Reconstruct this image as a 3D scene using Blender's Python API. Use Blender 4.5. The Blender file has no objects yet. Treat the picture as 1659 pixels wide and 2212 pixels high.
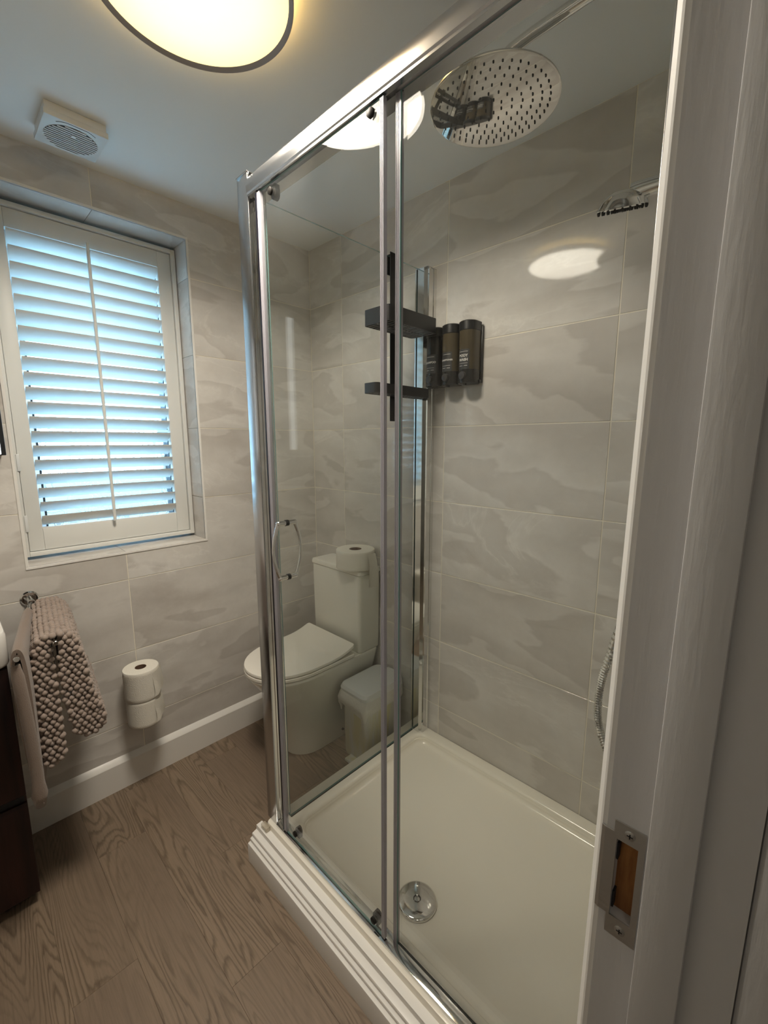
import bpy, bmesh, math, random
from mathutils import Vector, Matrix
random.seed(7)
C = bpy.context.scene.collection
SC = bpy.context.scene

# ------------------------------------------------------------------ camera, world, light, exposure
def make_camera():
    yaw, pitch, roll = 0.771, -0.1606, -0.0009
    f = Vector((-math.sin(yaw)*math.cos(pitch), math.cos(yaw)*math.cos(pitch), math.sin(pitch)))
    r = Vector((math.cos(yaw), math.sin(yaw), 0)); u = r.cross(f)
    r2 = math.cos(roll)*r + math.sin(roll)*u; u2 = -math.sin(roll)*r + math.cos(roll)*u
    cd = bpy.data.cameras.new('camera'); cam = bpy.data.objects.new('camera', cd); C.objects.link(cam)
    m = Matrix((r2, u2, -f)).transposed().to_4x4(); m.translation = Vector((1.8897, -1.4119, 1.402))
    cam.matrix_world = m
    cd.sensor_fit = 'VERTICAL'; cd.sensor_height = 24.0; cd.lens = 936.7*24.0/2212.0
    cd.clip_start = 0.01
    SC.camera = cam
make_camera()
w = bpy.data.worlds.new('sky'); SC.world = w; w.use_nodes = True
bg = w.node_tree.nodes['Background']
bg.inputs[0].default_value = (0.38, 0.69, 1.0, 1); bg.inputs[1].default_value = 9.5
# daylight portal in the window opening (gives off no light of its own, only guides the sky's)
pl = bpy.data.lights.new('window_portal', 'AREA'); pl.shape = 'RECTANGLE'; pl.size = 0.62; pl.size_y = 1.2
pl.cycles.is_portal = True
po = bpy.data.objects.new('window_portal', pl); C.objects.link(po)
po.location = (-0.29, -0.92, 1.59); po.rotation_euler = (0, math.radians(-90), 0)
LAMP_E, LAMP_FACE, HALL_FILL_E = 12.5, 0.95, 0.9
SC.view_settings.view_transform = 'Standard'; SC.view_settings.look = 'None'
SC.view_settings.gamma = 1.0; SC.view_settings.use_curve_mapping = False
SC.view_settings.exposure = 0.56
SC.cycles.use_denoising = True
SC.cycles.max_bounces = 14; SC.cycles.diffuse_bounces = 6; SC.cycles.glossy_bounces = 6
SC.cycles.transparent_max_bounces = 32; SC.cycles.transmission_bounces = 8
SC.cycles.sample_clamp_indirect = 8.0
SC.cycles.caustics_reflective = False; SC.cycles.caustics_refractive = False

# ------------------------------------------------------------------ constants (metres)
FZ, H = -0.005, 2.336                  # floor, ceiling
ROOM_Y0, WALL_R = -2.0, 1.785
Z0 = 1.461                            # a tile joint
WY0, WY1, WZ0, WZ1 = -1.228, -0.61, 0.975, 2.204   # window opening

# ------------------------------------------------------------------ materials
def s2l(c):
    return tuple((x/12.92 if x <= 0.04045 else ((x+0.055)/1.055)**2.4) for x in [v/255.0 for v in c])
def mat(name, rgb=None, lin=None, rough=0.5, metal=0.0, spec=0.5, coat=0.0, emit=None, es=0.0, bump=None, trans=0.0, alpha=1.0, sheen=0.0):
    m = bpy.data.materials.new(name); m.use_nodes = True
    b = m.node_tree.nodes['Principled BSDF']
    c = lin if lin else s2l(rgb)
    b.inputs['Base Color'].default_value = (*c, 1); b.inputs['Roughness'].default_value = rough
    b.inputs['Metallic'].default_value = metal; b.inputs['Specular IOR Level'].default_value = spec
    b.inputs['Coat Weight'].default_value = coat; b.inputs['Alpha'].default_value = alpha
    b.inputs['Transmission Weight'].default_value = trans
    b.inputs['Sheen Weight'].default_value = sheen
    if emit: b.inputs['Emission Color'].default_value = (*emit, 1); b.inputs['Emission Strength'].default_value = es
    if bump:
        N = m.node_tree.nodes; L = m.node_tree.links
        tc = N.new('ShaderNodeTexCoord'); mp = N.new('ShaderNodeMapping'); n = N.new('ShaderNodeTexNoise'); bp = N.new('ShaderNodeBump')
        L.new(tc.outputs['Object'], mp.inputs[0]); L.new(mp.outputs[0], n.inputs['Vector']); L.new(n.outputs['Fac'], bp.inputs['Height'])
        mp.inputs['Scale'].default_value = bump[2] if len(bump) > 2 else (1, 1, 1)
        n.inputs['Scale'].default_value = bump[0]; n.inputs['Detail'].default_value = 4
        bp.inputs['Strength'].default_value = bump[1]; bp.inputs['Distance'].default_value = 0.002
        L.new(bp.outputs[0], b.inputs['Normal'])
    return m
class NT:
    def __init__(s, m): s.t = m.node_tree; s.N = s.t.nodes; s.L = s.t.links; s.b = s.N['Principled BSDF'] if 'Principled BSDF' in s.N else None
    def n(s, typ, **kw):
        o = s.N.new('ShaderNode'+typ)
        for k, v in kw.items():
            if k.startswith('i_'): o.inputs[k[2:].replace('_', ' ')].default_value = v
            else: setattr(o, k, v)
        return o
    def l(s, a, b): s.L.new(a, b)
    def math(s, op, a, b=None, c=None):
        o = s.N.new('ShaderNodeMath'); o.operation = op
        for i, v in enumerate((a, b, c)):
            if v is None: continue
            if hasattr(v, 'is_output'): s.L.new(v, o.inputs[i])
            else: o.inputs[i].default_value = v
        return o.outputs[0]
    def ramp(s, fac, stops, interp='LINEAR'):
        o = s.N.new('ShaderNodeValToRGB'); o.color_ramp.interpolation = interp; e = o.color_ramp.elements
        while len(e) < len(stops): e.new(0.5)
        for i, (p, c) in enumerate(stops):
            e[i].position = p; e[i].color = (*c, 1) if len(c) == 3 else c
        s.L.new(fac, o.inputs[0]); return o.outputs[0]
    def mix(s, fac, a, b, mode='MIX'):
        o = s.N.new('ShaderNodeMix'); o.data_type = 'RGBA'; o.blend_type = mode
        for inp, v in ((o.inputs[0], fac), (o.inputs[6], a), (o.inputs[7], b)):
            if hasattr(v, 'is_output'): s.L.new(v, inp)
            elif isinstance(v, (int, float)): inp.default_value = v
            else: inp.default_value = (*v, 1)
        return o.outputs[2]
    def coords(s, scale=(1, 1, 1), rot=(0, 0, 0), rnd=0.0):
        tc = s.n('TexCoord'); mp = s.n('Mapping'); mp.inputs['Scale'].default_value = scale; mp.inputs['Rotation'].default_value = rot
        src = tc.outputs['Object']
        if rnd:
            oi = s.n('ObjectInfo'); va = s.n('VectorMath', operation='ADD'); r = s.math('MULTIPLY', oi.outputs['Random'], rnd)
            cb = s.n('CombineXYZ'); s.l(r, cb.inputs[0]); s.l(r, cb.inputs[1]); s.l(r, cb.inputs[2])
            s.l(tc.outputs['Object'], mp.inputs[0]); s.l(mp.outputs[0], va.inputs[0]); s.l(cb.outputs[0], va.inputs[1]); return va.outputs[0]
        s.l(src, mp.inputs[0]); return mp.outputs[0]

def tile_material(name, rot):
    """pale limestone print: broad cloudy plateaus with soft torn edges and a few light veins"""
    m = mat(name, lin=(0.6, 0.58, 0.54), rough=0.06, spec=0.20); t = NT(m)
    v = t.coords(scale=(1, 1, 1), rnd=61.0)
    mp = t.n('Mapping'); mp.inputs['Rotation'].default_value = rot; mp.inputs['Scale'].default_value = (0.8, 0.8, 2.3)
    t.l(v, mp.inputs[0])
    n1 = t.n('TexNoise', i_Scale=1.9, i_Detail=5.0, i_Roughness=0.42, i_Distortion=0.35); t.l(mp.outputs[0], n1.inputs['Vector'])
    n2 = t.n('TexNoise', i_Scale=1.5, i_Detail=9.0, i_Roughness=0.62, i_Distortion=0.8)
    va = t.n('VectorMath', operation='ADD'); va.inputs[1].default_value = (7.3, 2.1, 5.7); t.l(mp.outputs[0], va.inputs[0]); t.l(va.outputs[0], n2.inputs['Vector'])
    n3 = t.n('TexNoise', i_Scale=11.0, i_Detail=8.0, i_Roughness=0.72); t.l(v, n3.inputs['Vector'])
    n4 = t.n('TexNoise', i_Scale=1.3, i_Detail=3.0, i_Roughness=0.5); t.l(va.outputs[0], n4.inputs['Vector'])
    c0, c1, c2 = (0.575, 0.553, 0.525), (0.632, 0.613, 0.585), (0.680, 0.662, 0.635)
    a = t.ramp(n1.outputs['Fac'], [(0.30, c1), (0.43, c0), (0.448, c2), (0.52, c1), (0.60, c0), (0.612, c2), (0.70, c1)])
    cloud = t.ramp(n4.outputs['Fac'], [(0.34, (0.90, 0.885, 0.87)), (0.62, (1.04, 1.04, 1.04))])
    a = t.mix(1.0, a, cloud, 'MULTIPLY')
    vein = t.ramp(t.math('ABSOLUTE', t.math('SUBTRACT', n2.outputs['Fac'], 0.5)), [(0.0, (1, 1, 1)), (0.006, (0.5, 0.5, 0.5)), (0.022, (0, 0, 0))])
    vmask = t.ramp(n4.outputs['Fac'], [(0.46, (0, 0, 0)), (0.60, (1, 1, 1))])
    a = t.mix(t.math('MULTIPLY', t.math('MULTIPLY', vein, vmask), 0.45), a, (0.80, 0.785, 0.75))
    rough = t.ramp(n2.outputs['Fac'], [(0.30, (0.86, 0.845, 0.83)), (0.40, (1, 1, 1))])
    a = t.mix(1.0, a, rough, 'MULTIPLY')
    sp = t.ramp(n3.outputs['Fac'], [(0.3, (0.945, 0.94, 0.935)), (0.62, (1.025, 1.025, 1.025))])
    a = t.mix(1.0, a, sp, 'MULTIPLY')
    t.l(a, t.b.inputs['Base Color'])
    nb = t.n('TexNoise', i_Scale=40.0, i_Detail=1.0); t.l(v, nb.inputs['Vector'])
    bp = t.n('Bump'); bp.inputs['Strength'].default_value = 0.035; bp.inputs['Distance'].default_value = 0.002
    t.l(nb.outputs['Fac'], bp.inputs['Height']); t.l(bp.outputs[0], t.b.inputs['Normal'])
    return m
M = {}
M['tile_b'] = tile_material('tile_stone_back', (0, math.radians(33), 0))
M['tile_a'] = tile_material('tile_stone_left', (math.radians(-30), 0, 0))
M['grout'] = mat('grout', rgb=(232, 226, 212), rough=0.8)
M['ceiling'] = mat('ceiling_paint', rgb=(240, 242, 241), rough=0.85, bump=(180, 0.05))
M['plaster'] = mat('wall_paint', rgb=(190, 186, 178), rough=0.8)
M['white_paint'] = mat('white_gloss_paint', rgb=(232, 230, 226), rough=0.35, bump=(60, 0.10, (1, 1, 0.12)))
M['frame_paint'] = mat('door_frame_paint', rgb=(198, 197, 197), rough=0.42, bump=(210, 0.22, (1, 1, 0.10)))
M['shutter'] = mat('shutter_paint', rgb=(226, 227, 224), rough=0.4)
M['upvc'] = mat('upvc', rgb=(225, 228, 230), rough=0.3)
M['gasket'] = mat('gasket', rgb=(25, 26, 30), rough=0.6)
M['chrome'] = mat('chrome', lin=(0.78, 0.78, 0.77), rough=0.07, metal=1.0)
M['alu'] = mat('polished_aluminium', lin=(0.55, 0.55, 0.56), rough=0.24, metal=1.0)
M['steel'] = mat('mirror_steel', lin=(0.66, 0.64, 0.61), rough=0.035, metal=1.0)
M['worn_steel'] = mat('worn_steel', lin=(0.42, 0.41, 0.39), rough=0.38, metal=0.85, bump=(90, 0.35))
M['ceramic'] = mat('ceramic', rgb=(236, 234, 226), rough=0.10, spec=0.5)
M['acrylic'] = mat('acrylic', rgb=(238, 233, 221), rough=0.16, spec=0.5)
M['seat'] = mat('seat_plastic', rgb=(238, 234, 225), rough=0.25)
M['paper'] = mat('tissue_paper', rgb=(226, 222, 212), rough=0.95, bump=(260, 0.5))
M['card'] = mat('cardboard', rgb=(108, 84, 68), rough=0.9)
M['black'] = mat('black_metal', rgb=(30, 31, 33), rough=0.42)
M['black_plastic'] = mat('black_plastic', rgb=(27, 27, 28), rough=0.3)
M['smoke'] = mat('smoked_bottle', rgb=(74, 66, 50), rough=0.16)
M['smoke_dark'] = mat('smoked_bottle_empty', rgb=(34, 33, 32), rough=0.16)
M['button'] = mat('button_plastic', rgb=(58, 57, 58), rough=0.35)
M['label'] = mat('label_black', rgb=(44, 43, 43), rough=0.45)
M['ink'] = mat('label_print', rgb=(205, 203, 198), rough=0.6)
M['rubber'] = mat('roller_plastic', rgb=(34, 32, 30), rough=0.5, spec=0.12)
M['seal'] = mat('seal_strip', rgb=(186, 183, 192), rough=0.25, alpha=0.75)
M['seal_dark'] = mat('magnet_seal', rgb=(22, 22, 32), rough=0.3)
M['bin'] = mat('bin_plastic', rgb=(214, 214, 208), rough=0.35)
M['liner'] = mat('bin_liner', rgb=(232, 230, 224), rough=0.3, alpha=0.82, bump=(110, 1.0))
M['white_plastic'] = mat('white_plastic', rgb=(220, 222, 222), rough=0.3)
M['recess_shade'] = mat('painted_recess_shade', rgb=(38, 44, 50), rough=0.7)
M['bobble'] = mat('bobble_chenille', rgb=(150, 135, 125), rough=0.95, sheen=0.3, bump=(420, 0.5))
M['towel'] = mat('towelling', rgb=(134, 118, 107), rough=1.0, sheen=0.3, bump=(520, 1.0))
M['basin'] = mat('basin_ceramic', rgb=(232, 230, 226), rough=0.12)
M['mirror'] = mat('mirror', lin=(0.85, 0.86, 0.86), rough=0.01, metal=1.0)
M['strip'] = mat('light_strip', rgb=(230, 235, 235), rough=0.5, emit=(0.9, 0.97, 1.0), es=1.6)
M['hall'] = mat('hall_paint', rgb=(206, 204, 200), rough=0.8)
M['diffuser'] = mat('lamp_diffuser', lin=(0.8, 0.75, 0.6), rough=0.5, emit=(1.0, 0.86, 0.50), es=LAMP_FACE)
M['halo'] = mat('lamp_backlight', lin=(0.8, 0.7, 0.5), rough=0.5, emit=(1.0, 0.68, 0.25), es=6.5)
M['lamp_rim'] = mat('lamp_rim', rgb=(150, 143, 142), rough=0.5)
M['seal_clear'] = mat('clear_foot', rgb=(200, 190, 170), rough=0.2, alpha=0.45)

def lamp_face():
    t = NT(M['diffuser']); tc = t.n('TexCoord'); v = t.n('VectorMath', operation='LENGTH'); mp = t.n('Mapping'); mp.inputs['Scale'].default_value = (1, 1, 0)
    t.l(tc.outputs['Object'], mp.inputs[0]); t.l(mp.outputs[0], v.inputs[0])
    t.l(t.ramp(t.math('MULTIPLY', v.outputs['Value'], 5.1), [(0.0, (1.0, 0.93, 0.68)), (0.6, (1.0, 0.90, 0.58)), (1.0, (1.0, 0.78, 0.34))]), t.b.inputs['Emission Color'])
lamp_face()
def stain_bin():
    t = NT(M['bin']); v = t.coords(scale=(26, 26, 3.2))
    n = t.n('TexNoise', i_Scale=1.0, i_Detail=3.0); t.l(v, n.inputs['Vector'])
    tc = t.n('TexCoord'); sp = t.n('SeparateXYZ'); t.l(tc.outputs['Object'], sp.inputs[0])
    band = t.math('MULTIPLY', t.math('LESS_THAN', sp.outputs[2], 0.30), t.ramp(n.outputs['Fac'], [(0.44, (0, 0, 0)), (0.60, (1, 1, 1))]))
    t.l(t.mix(t.math('MULTIPLY', band, 0.55), s2l((212, 212, 206)), s2l((206, 198, 120))), t.b.inputs['Base Color'])
stain_bin()

def glass_material(name, tint, dirt=0.0, swirl=False):
    m = bpy.data.materials.new(name); m.use_nodes = True; t = NT(m)
    t.N.remove(t.b); out = t.N['Material Output']
    tr = t.n('BsdfTransparent'); tr.inputs[0].default_value = (*tint, 1)
    gl = t.n('BsdfGlossy'); gl.inputs['Roughness'].default_value = 0.0; gl.inputs['Color'].default_value = (1, 1, 1, 1)
    lw = t.n('LayerWeight'); lw.inputs['Blend'].default_value = 0.5
    fac = t.math('ADD', t.math('MULTIPLY', t.math('POWER', lw.outputs['Facing'], 5.0), 0.95), 0.010)
    mx = t.n('MixShader'); t.l(fac, mx.inputs[0]); t.l(tr.outputs[0], mx.inputs[1]); t.l(gl.outputs[0], mx.inputs[2])
    last = mx.outputs[0]
    if dirt or swirl:
        df = t.n('BsdfDiffuse'); df.inputs[0].default_value = (0.75, 0.76, 0.74, 1)
        m2 = t.n('MixShader')
        if swirl:
            v = t.coords(scale=(14, 14, 14)); nz = t.n('TexNoise', i_Scale=0.8, i_Detail=1.0); t.l(v, nz.inputs['Vector'])
            f = t.math('FRACT', t.math('MULTIPLY', nz.outputs['Fac'], 9.0))
            ln = t.ramp(t.math('ABSOLUTE', t.math('SUBTRACT', f, 0.5)), [(0.0, (1, 1, 1)), (0.055, (1, 1, 1)), (0.09, (0, 0, 0))])
            tc = t.n('TexCoord'); sp = t.n('SeparateXYZ'); t.l(tc.outputs['Object'], sp.inputs[0])
            t.l(t.math('MULTIPLY', t.math('MULTIPLY', ln, t.math('LESS_THAN', sp.outputs[2], 1.5)), 0.92), m2.inputs[0])
        else:
            v = t.coords(scale=(3, 3, 3)); nz = t.n('TexNoise', i_Scale=1.4, i_Detail=6.0); t.l(v, nz.inputs['Vector'])
            t.l(t.math('MULTIPLY', t.ramp(nz.outputs['Fac'], [(0.35, (0, 0, 0)), (0.8, (1, 1, 1))]), dirt), m2.inputs[0])
        t.l(last, m2.inputs[1]); t.l(df.outputs[0], m2.inputs[2]); last = m2.outputs[0]
    t.l(last, out.inputs['Surface']); return m
M['glass'] = glass_material('shower_glass', (0.975, 0.985, 0.978), dirt=0.02)
M['pane'] = glass_material('window_glass', (0.96, 0.98, 0.99), swirl=True)
M['glass_edge'] = mat('glass_edge', rgb=(120, 160, 158), rough=0.1, alpha=0.75)

def wood_floor():
    m = mat('oak_vinyl', rgb=(128, 110, 95), rough=0.42, spec=0.4); t = NT(m)
    v = t.coords(scale=(0.95, 7.6, 1.0), rnd=83.0)
    n = t.n('TexNoise', i_Scale=1.25, i_Detail=1.6, i_Roughness=0.4, i_Distortion=0.25); t.l(v, n.inputs['Vector'])
    jit = t.n('TexNoise', i_Scale=22.0, i_Detail=3.0); t.l(v, jit.inputs['Vector'])
    val = t.math('ADD', n.outputs['Fac'], t.math('MULTIPLY', jit.outputs['Fac'], 0.022))
    fr = t.math('FRACT', t.math('MULTIPLY', val, 26.0))
    ring = t.ramp(fr, [(0.0, (0.60, 0.575, 0.55)), (0.14, (0.74, 0.72, 0.70)), (0.36, (1.05, 1.04, 1.03)), (0.84, (1.0, 1.0, 1.0)), (1.0, (0.60, 0.575, 0.55))])
    vf = t.coords(scale=(5.0, 190.0, 1.0), rnd=83.0)
    fb = t.n('TexNoise', i_Scale=1.0, i_Detail=5.0, i_Roughness=0.65); t.l(vf, fb.inputs['Vector'])
    fib = t.ramp(fb.outputs['Fac'], [(0.28, (0.78, 0.77, 0.76)), (0.5, (1, 1, 1)), (0.75, (1.12, 1.12, 1.12))])
    vb = t.coords(scale=(0.8, 3.0, 1.0), rnd=31.0)
    bn = t.n('TexNoise', i_Scale=1.0, i_Detail=2.0); t.l(vb, bn.inputs['Vector'])
    base = t.ramp(bn.outputs['Fac'], [(0.3, s2l((122, 106, 91))), (0.7, s2l((139, 122, 104)))])
    # rings fade out over straight-grained stretches
    msk = t.ramp(bn.outputs['Fac'], [(0.40, (0.15, 0.15, 0.15)), (0.52, (1, 1, 1))])
    c = t.mix(msk, base, t.mix(1.0, base, ring, 'MULTIPLY')); c = t.mix(1.0, c, fib, 'MULTIPLY')
    oi = t.n('ObjectInfo'); pr = t.math('ADD', t.math('MULTIPLY', oi.outputs['Random'], 0.10), 0.94)
    cb = t.n('CombineXYZ'); [t.l(pr, cb.inputs[i]) for i in range(3)]
    c = t.mix(1.0, c, cb.outputs[0], 'MULTIPLY'); t.l(c, t.b.inputs['Base Color'])
    bp = t.n('Bump'); bp.inputs['Strength'].default_value = 0.12; bp.inputs['Distance'].default_value = 0.001
    t.l(fb.outputs['Fac'], bp.inputs['Height']); t.l(bp.outputs[0], t.b.inputs['Normal']); return m
M['wood'] = wood_floor()
def dark_wood(name, ca, cb_, sc, rough):
    m = mat(name, rgb=ca, rough=rough, spec=0.4); t = NT(m); v = t.coords(scale=sc)
    n = t.n('TexNoise', i_Scale=1.0, i_Detail=5.0, i_Roughness=0.6); t.l(v, n.inputs['Vector'])
    t.l(t.ramp(n.outputs['Fac'], [(0.35, s2l(ca)), (0.68, s2l(cb_))]), t.b.inputs['Base Color']); return m
M['vanity'] = dark_wood('dark_mahogany', (26, 13, 12), (58, 30, 26), (20, 30, 2.5), 0.38)
M['bare_wood'] = dark_wood('bare_timber', (124, 80, 44), (178, 124, 72), (60, 60, 9), 0.8)

# ------------------------------------------------------------------ mesh building
class MB:
    """collects shapes in world coordinates; build() links them as ONE mesh object"""
    def __init__(s): s.v = []; s.f = []; s.mi = []
    def add(s, vs, fs, mi=0):
        o = len(s.v); s.v += [tuple(x) for x in vs]; s.f += [tuple(i+o for i in f) for f in fs]; s.mi += [mi]*len(fs); return s
    def bm(s, bm, mi=0):
        bm.verts.index_update(); s.add([v.co[:] for v in bm.verts], [[v.index for v in f.verts] for f in bm.faces], mi); bm.free(); return s
    def box(s, x0, x1, y0, y1, z0, z1, bev=0.0, seg=2, mi=0, rot=None):
        bm = bmesh.new(); bmesh.ops.create_cube(bm, size=1.0)
        for v in bm.verts: v.co = Vector(((x0+x1)/2+v.co.x*(x1-x0), (y0+y1)/2+v.co.y*(y1-y0), (z0+z1)/2+v.co.z*(z1-z0)))
        if bev: bmesh.ops.bevel(bm, geom=bm.edges[:], offset=bev, segments=seg, profile=0.5, affect='EDGES')
        if rot: bmesh.ops.transform(bm, matrix=rot, verts=bm.verts)
        return s.bm(bm, mi)
    def rings(s, rings, closed=True, cap0=True, cap1=True, mi=0):
        n = len(rings[0]); vs = [p for r in rings for p in r]; fs = []
        for i in range(len(rings)-1):
            for j in range(n if closed else n-1):
                k = (j+1) % n; fs.append((i*n+j, i*n+k, (i+1)*n+k, (i+1)*n+j))
        if cap0: fs.append(tuple(reversed(range(n))))
        if cap1: fs.append(tuple((len(rings)-1)*n+j for j in range(n)))
        return s.add(vs, fs, mi)
    def cyl(s, p0, p1, r0, r1=None, seg=24, bev=0.0, mi=0):
        p0, p1 = Vector(p0), Vector(p1); r1 = r0 if r1 is None else r1; d = (p1-p0).normalized(); q = d.to_track_quat('Z', 'Y')
        st = [(p0, r0), (p1, r1)]
        if bev: st = [(p0, r0-bev), (p0+d*bev, r0), (p1-d*bev, r1), (p1, r1-bev)]
        return s.rings([[c+q @ Vector((r*math.cos(2*math.pi*k/seg), r*math.sin(2*math.pi*k/seg), 0)) for k in range(seg)] for c, r in st], mi=mi)
    def tube(s, pts, r, seg=12, mi=0, flat=None):
        pts = [Vector(p) for p in pts]; rr = r if isinstance(r, (list, tuple)) else [r]*len(pts); R = []; up = None
        for i, p in enumerate(pts):
            d = (pts[min(i+1, len(pts)-1)]-pts[max(i-1, 0)]).normalized()
            if up is None: up = Vector((0, 0, 1)) if abs(d.z) < 0.9 else Vector((1, 0, 0))
            a = d.cross(up).normalized(); up = a.cross(d).normalized(); fl = flat or (1, 1)
            R.append([p+(a*math.cos(2*math.pi*k/seg)*fl[0]+up*math.sin(2*math.pi*k/seg)*fl[1])*rr[i] for k in range(seg)])
        return s.rings(R, mi=mi)
    def lathe(s, c, prof, seg=48, axis='Z', mi=0, cap0=True, cap1=True):
        c = Vector(c); R = []
        for r, h in prof:
            R.append([])
            for k in range(seg):
                a = 2*math.pi*k/seg; x, y = r*math.cos(a), r*math.sin(a)
                R[-1].append(c+(Vector((x, y, h)) if axis == 'Z' else Vector((h, x, y)) if axis == 'X' else Vector((x, h, y))))
        return s.rings(R, cap0=cap0, cap1=cap1, mi=mi)
    def prism(s, poly, axis, a, b, mi=0):
        """poly in the two other axes (x,z for Y; y,z for X; x,y for Z), extruded a..b"""
        def P(u, v, w): return (w, u, v) if axis == 'X' else (u, w, v) if axis == 'Y' else (u, v, w)
        return s.rings([[P(u, v, a) for u, v in poly], [P(u, v, b) for u, v in poly]], mi=mi)
    def sphere(s, c, r, u=12, v=8, sc=(1, 1, 1), mi=0):
        bm = bmesh.new(); bmesh.ops.create_uvsphere(bm, u_segments=u, v_segments=v, radius=1.0)
        for x in bm.verts: x.co = Vector((c[0]+x.co.x*r*sc[0], c[1]+x.co.y*r*sc[1], c[2]+x.co.z*r*sc[2]))
        return s.bm(bm, mi)
    def mesh(s, name, mats, org=(0, 0, 0), smooth=True, ang=35):
        me = bpy.data.meshes.new(name); o = Vector(org)
        me.from_pydata([tuple(Vector(v)-o) for v in s.v], [], s.f)
        for m in (mats if isinstance(mats, (list, tuple)) else [mats]): me.materials.append(m)
        me.polygons.foreach_set('material_index', s.mi)
        bm = bmesh.new(); bm.from_mesh(me); bmesh.ops.recalc_face_normals(bm, faces=bm.faces); bm.to_mesh(me); bm.free()
        if smooth:
            me.polygons.foreach_set('use_smooth', [True]*len(me.polygons)); me.set_sharp_from_angle(angle=math.radians(ang))
        me.update(); return me
    def build(s, name, mats, parent=None, smooth=True, ang=35, label=None, kind=None):
        org = root_of(parent)
        o = bpy.data.objects.new(name, s.mesh(name, mats, org, smooth, ang)); C.objects.link(o)
        if parent: o.parent = parent
        if label: o['label'] = label
        if kind: o['kind'] = kind
        return o
ORG = {}
def root_of(p):
    while p is not None and p.parent is not None: p = p.parent
    return ORG.get(p.name, (0, 0, 0)) if p is not None else (0, 0, 0)
def thing(name, label, cat, loc, group=None):
    o = bpy.data.objects.new(name, None); C.objects.link(o); o.location = loc; o.empty_display_size = 0.05
    o['label'] = label; o['category'] = cat
    if group: o['group'] = group
    ORG[o.name] = loc; return o
def struct_empty(name, loc=(0, 0, 0), label=None):
    o = bpy.data.objects.new(name, None); C.objects.link(o); o.location = loc; o['kind'] = 'structure'; o.empty_display_size = 0.05
    if label: o['label'] = label
    ORG[o.name] = loc; return o
def tag(o, label, cat, group=None):
    o['label'] = label; o['category'] = cat
    if group: o['group'] = group
    return o
def rrect(cx, cy, hx, hy, r, z, n=6):
    P = []
    for sx, sy, a0 in ((1, 1, 0), (-1, 1, 90), (-1, -1, 180), (1, -1, 270)):
        for k in range(n+1):
            a = math.radians(a0+90*k/n); P.append((cx+sx*(hx-r)+r*math.cos(a), cy+sy*(hy-r)+r*math.sin(a), z))
    return P
def bez(p0, p1, p2, p3, n):
    p0, p1, p2, p3 = map(Vector, (p0, p1, p2, p3))
    return [(1-t)**3*p0+3*(1-t)**2*t*p1+3*(1-t)*t*t*p2+t**3*p3 for t in [k/n for k in range(n+1)]]
def catmull(P, n):
    P = [Vector(p) for p in P]; Q = [P[0]]+P+[P[-1]]; out = []
    for i in range(len(P)-1):
        a, b, c, d = Q[i:i+4]
        for k in range(n):
            t = k/n; out.append(0.5*((2*b)+(c-a)*t+(2*a-5*b+4*c-d)*t*t+(3*b-a-3*c+d)*t**3))
    return out+[P[-1]]

# ------------------------------------------------------------------ room shell
def spans(joints, lo, hi):
    js = [lo]+[j for j in joints if lo+0.012 < j < hi-0.012]+[hi]
    return list(zip(js[:-1], js[1:]))
G = 0.0018   # half a grout joint
def tiles(parent, plane, uj, vj, ulo, uhi, vlo, vhi, material, hole=None, th=0.0012):
    """one object per tile on plane x=0 ('A') or y=0 ('B'); u runs along the wall, v is height"""
    cache = {}
    for (u0, u1) in spans(uj, ulo, uhi):
        for (v0, v1) in spans(vj, vlo, vhi):
            a0, a1, b0, b1 = u0+G, u1-G, v0+G, v1-G
            P = (lambda u, v, d: (-th+d, u, v)) if plane == 'A' else (lambda u, v, d: (u, th-d, v))
            if hole and a0 < hole[1] and a1 > hole[0] and b0 < hole[3] and b1 > hole[2]:
                us = sorted({a0, a1, *[h for h in hole[:2] if a0 < h < a1]}); vs = sorted({b0, b1, *[h for h in hole[2:] if b0 < h < b1]})
                cells = {(i, j) for i in range(len(us)-1) for j in range(len(vs)-1)
                         if not (us[i] >= hole[0]-1e-6 and us[i+1] <= hole[1]+1e-6 and vs[j] >= hole[2]-1e-6 and vs[j+1] <= hole[3]+1e-6)}
                if not cells: continue
                mb = MB()
                for (i, j) in cells:
                    q = [(us[i], vs[j]), (us[i+1], vs[j]), (us[i+1], vs[j+1]), (us[i], vs[j+1])]
                    mb.add([P(*c, th) for c in q], [(0, 1, 2, 3)])
                    for e, nb in ((0, (i, j-1)), (1, (i+1, j)), (2, (i, j+1)), (3, (i-1, j))):
                        if nb not in cells:
                            c0, c1 = q[e], q[(e+1) % 4]; mb.add([P(*c0, th), P(*c1, th), P(*c1, 0), P(*c0, 0)], [(0, 1, 2, 3)])
                mb.build('tile', material, parent, smooth=False); continue
            key = (round(a1-a0, 4), round(b1-b0, 4)); cu, cv = (a0+a1)/2, (b0+b1)/2
            if key not in cache:
                hu, hv, c = key[0]/2, key[1]/2, 0.0005; mb = MB()
                mb.rings([[P(u, v, 0) for u, v in ((-hu, -hv), (hu, -hv), (hu, hv), (-hu, hv))], [P(u, v, th-c) for u, v in ((-hu, -hv), (hu, -hv), (hu, hv), (-hu, hv))],
                          [P(u, v, th) for u, v in ((-hu+c, -hv+c), (hu-c, -hv+c), (hu-c, hv-c), (-hu+c, hv-c))]], cap0=False)
                cache[key] = mb.mesh('tile', material, smooth=False)
            o = bpy.data.objects.new('tile', cache[key]); C.objects.link(o); o.parent = parent
            o.location = (0, cu, cv) if plane == 'A' else (cu, 0, cv)
ROWS = [Z0+0.3*k for k in range(-5, 4)]
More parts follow.
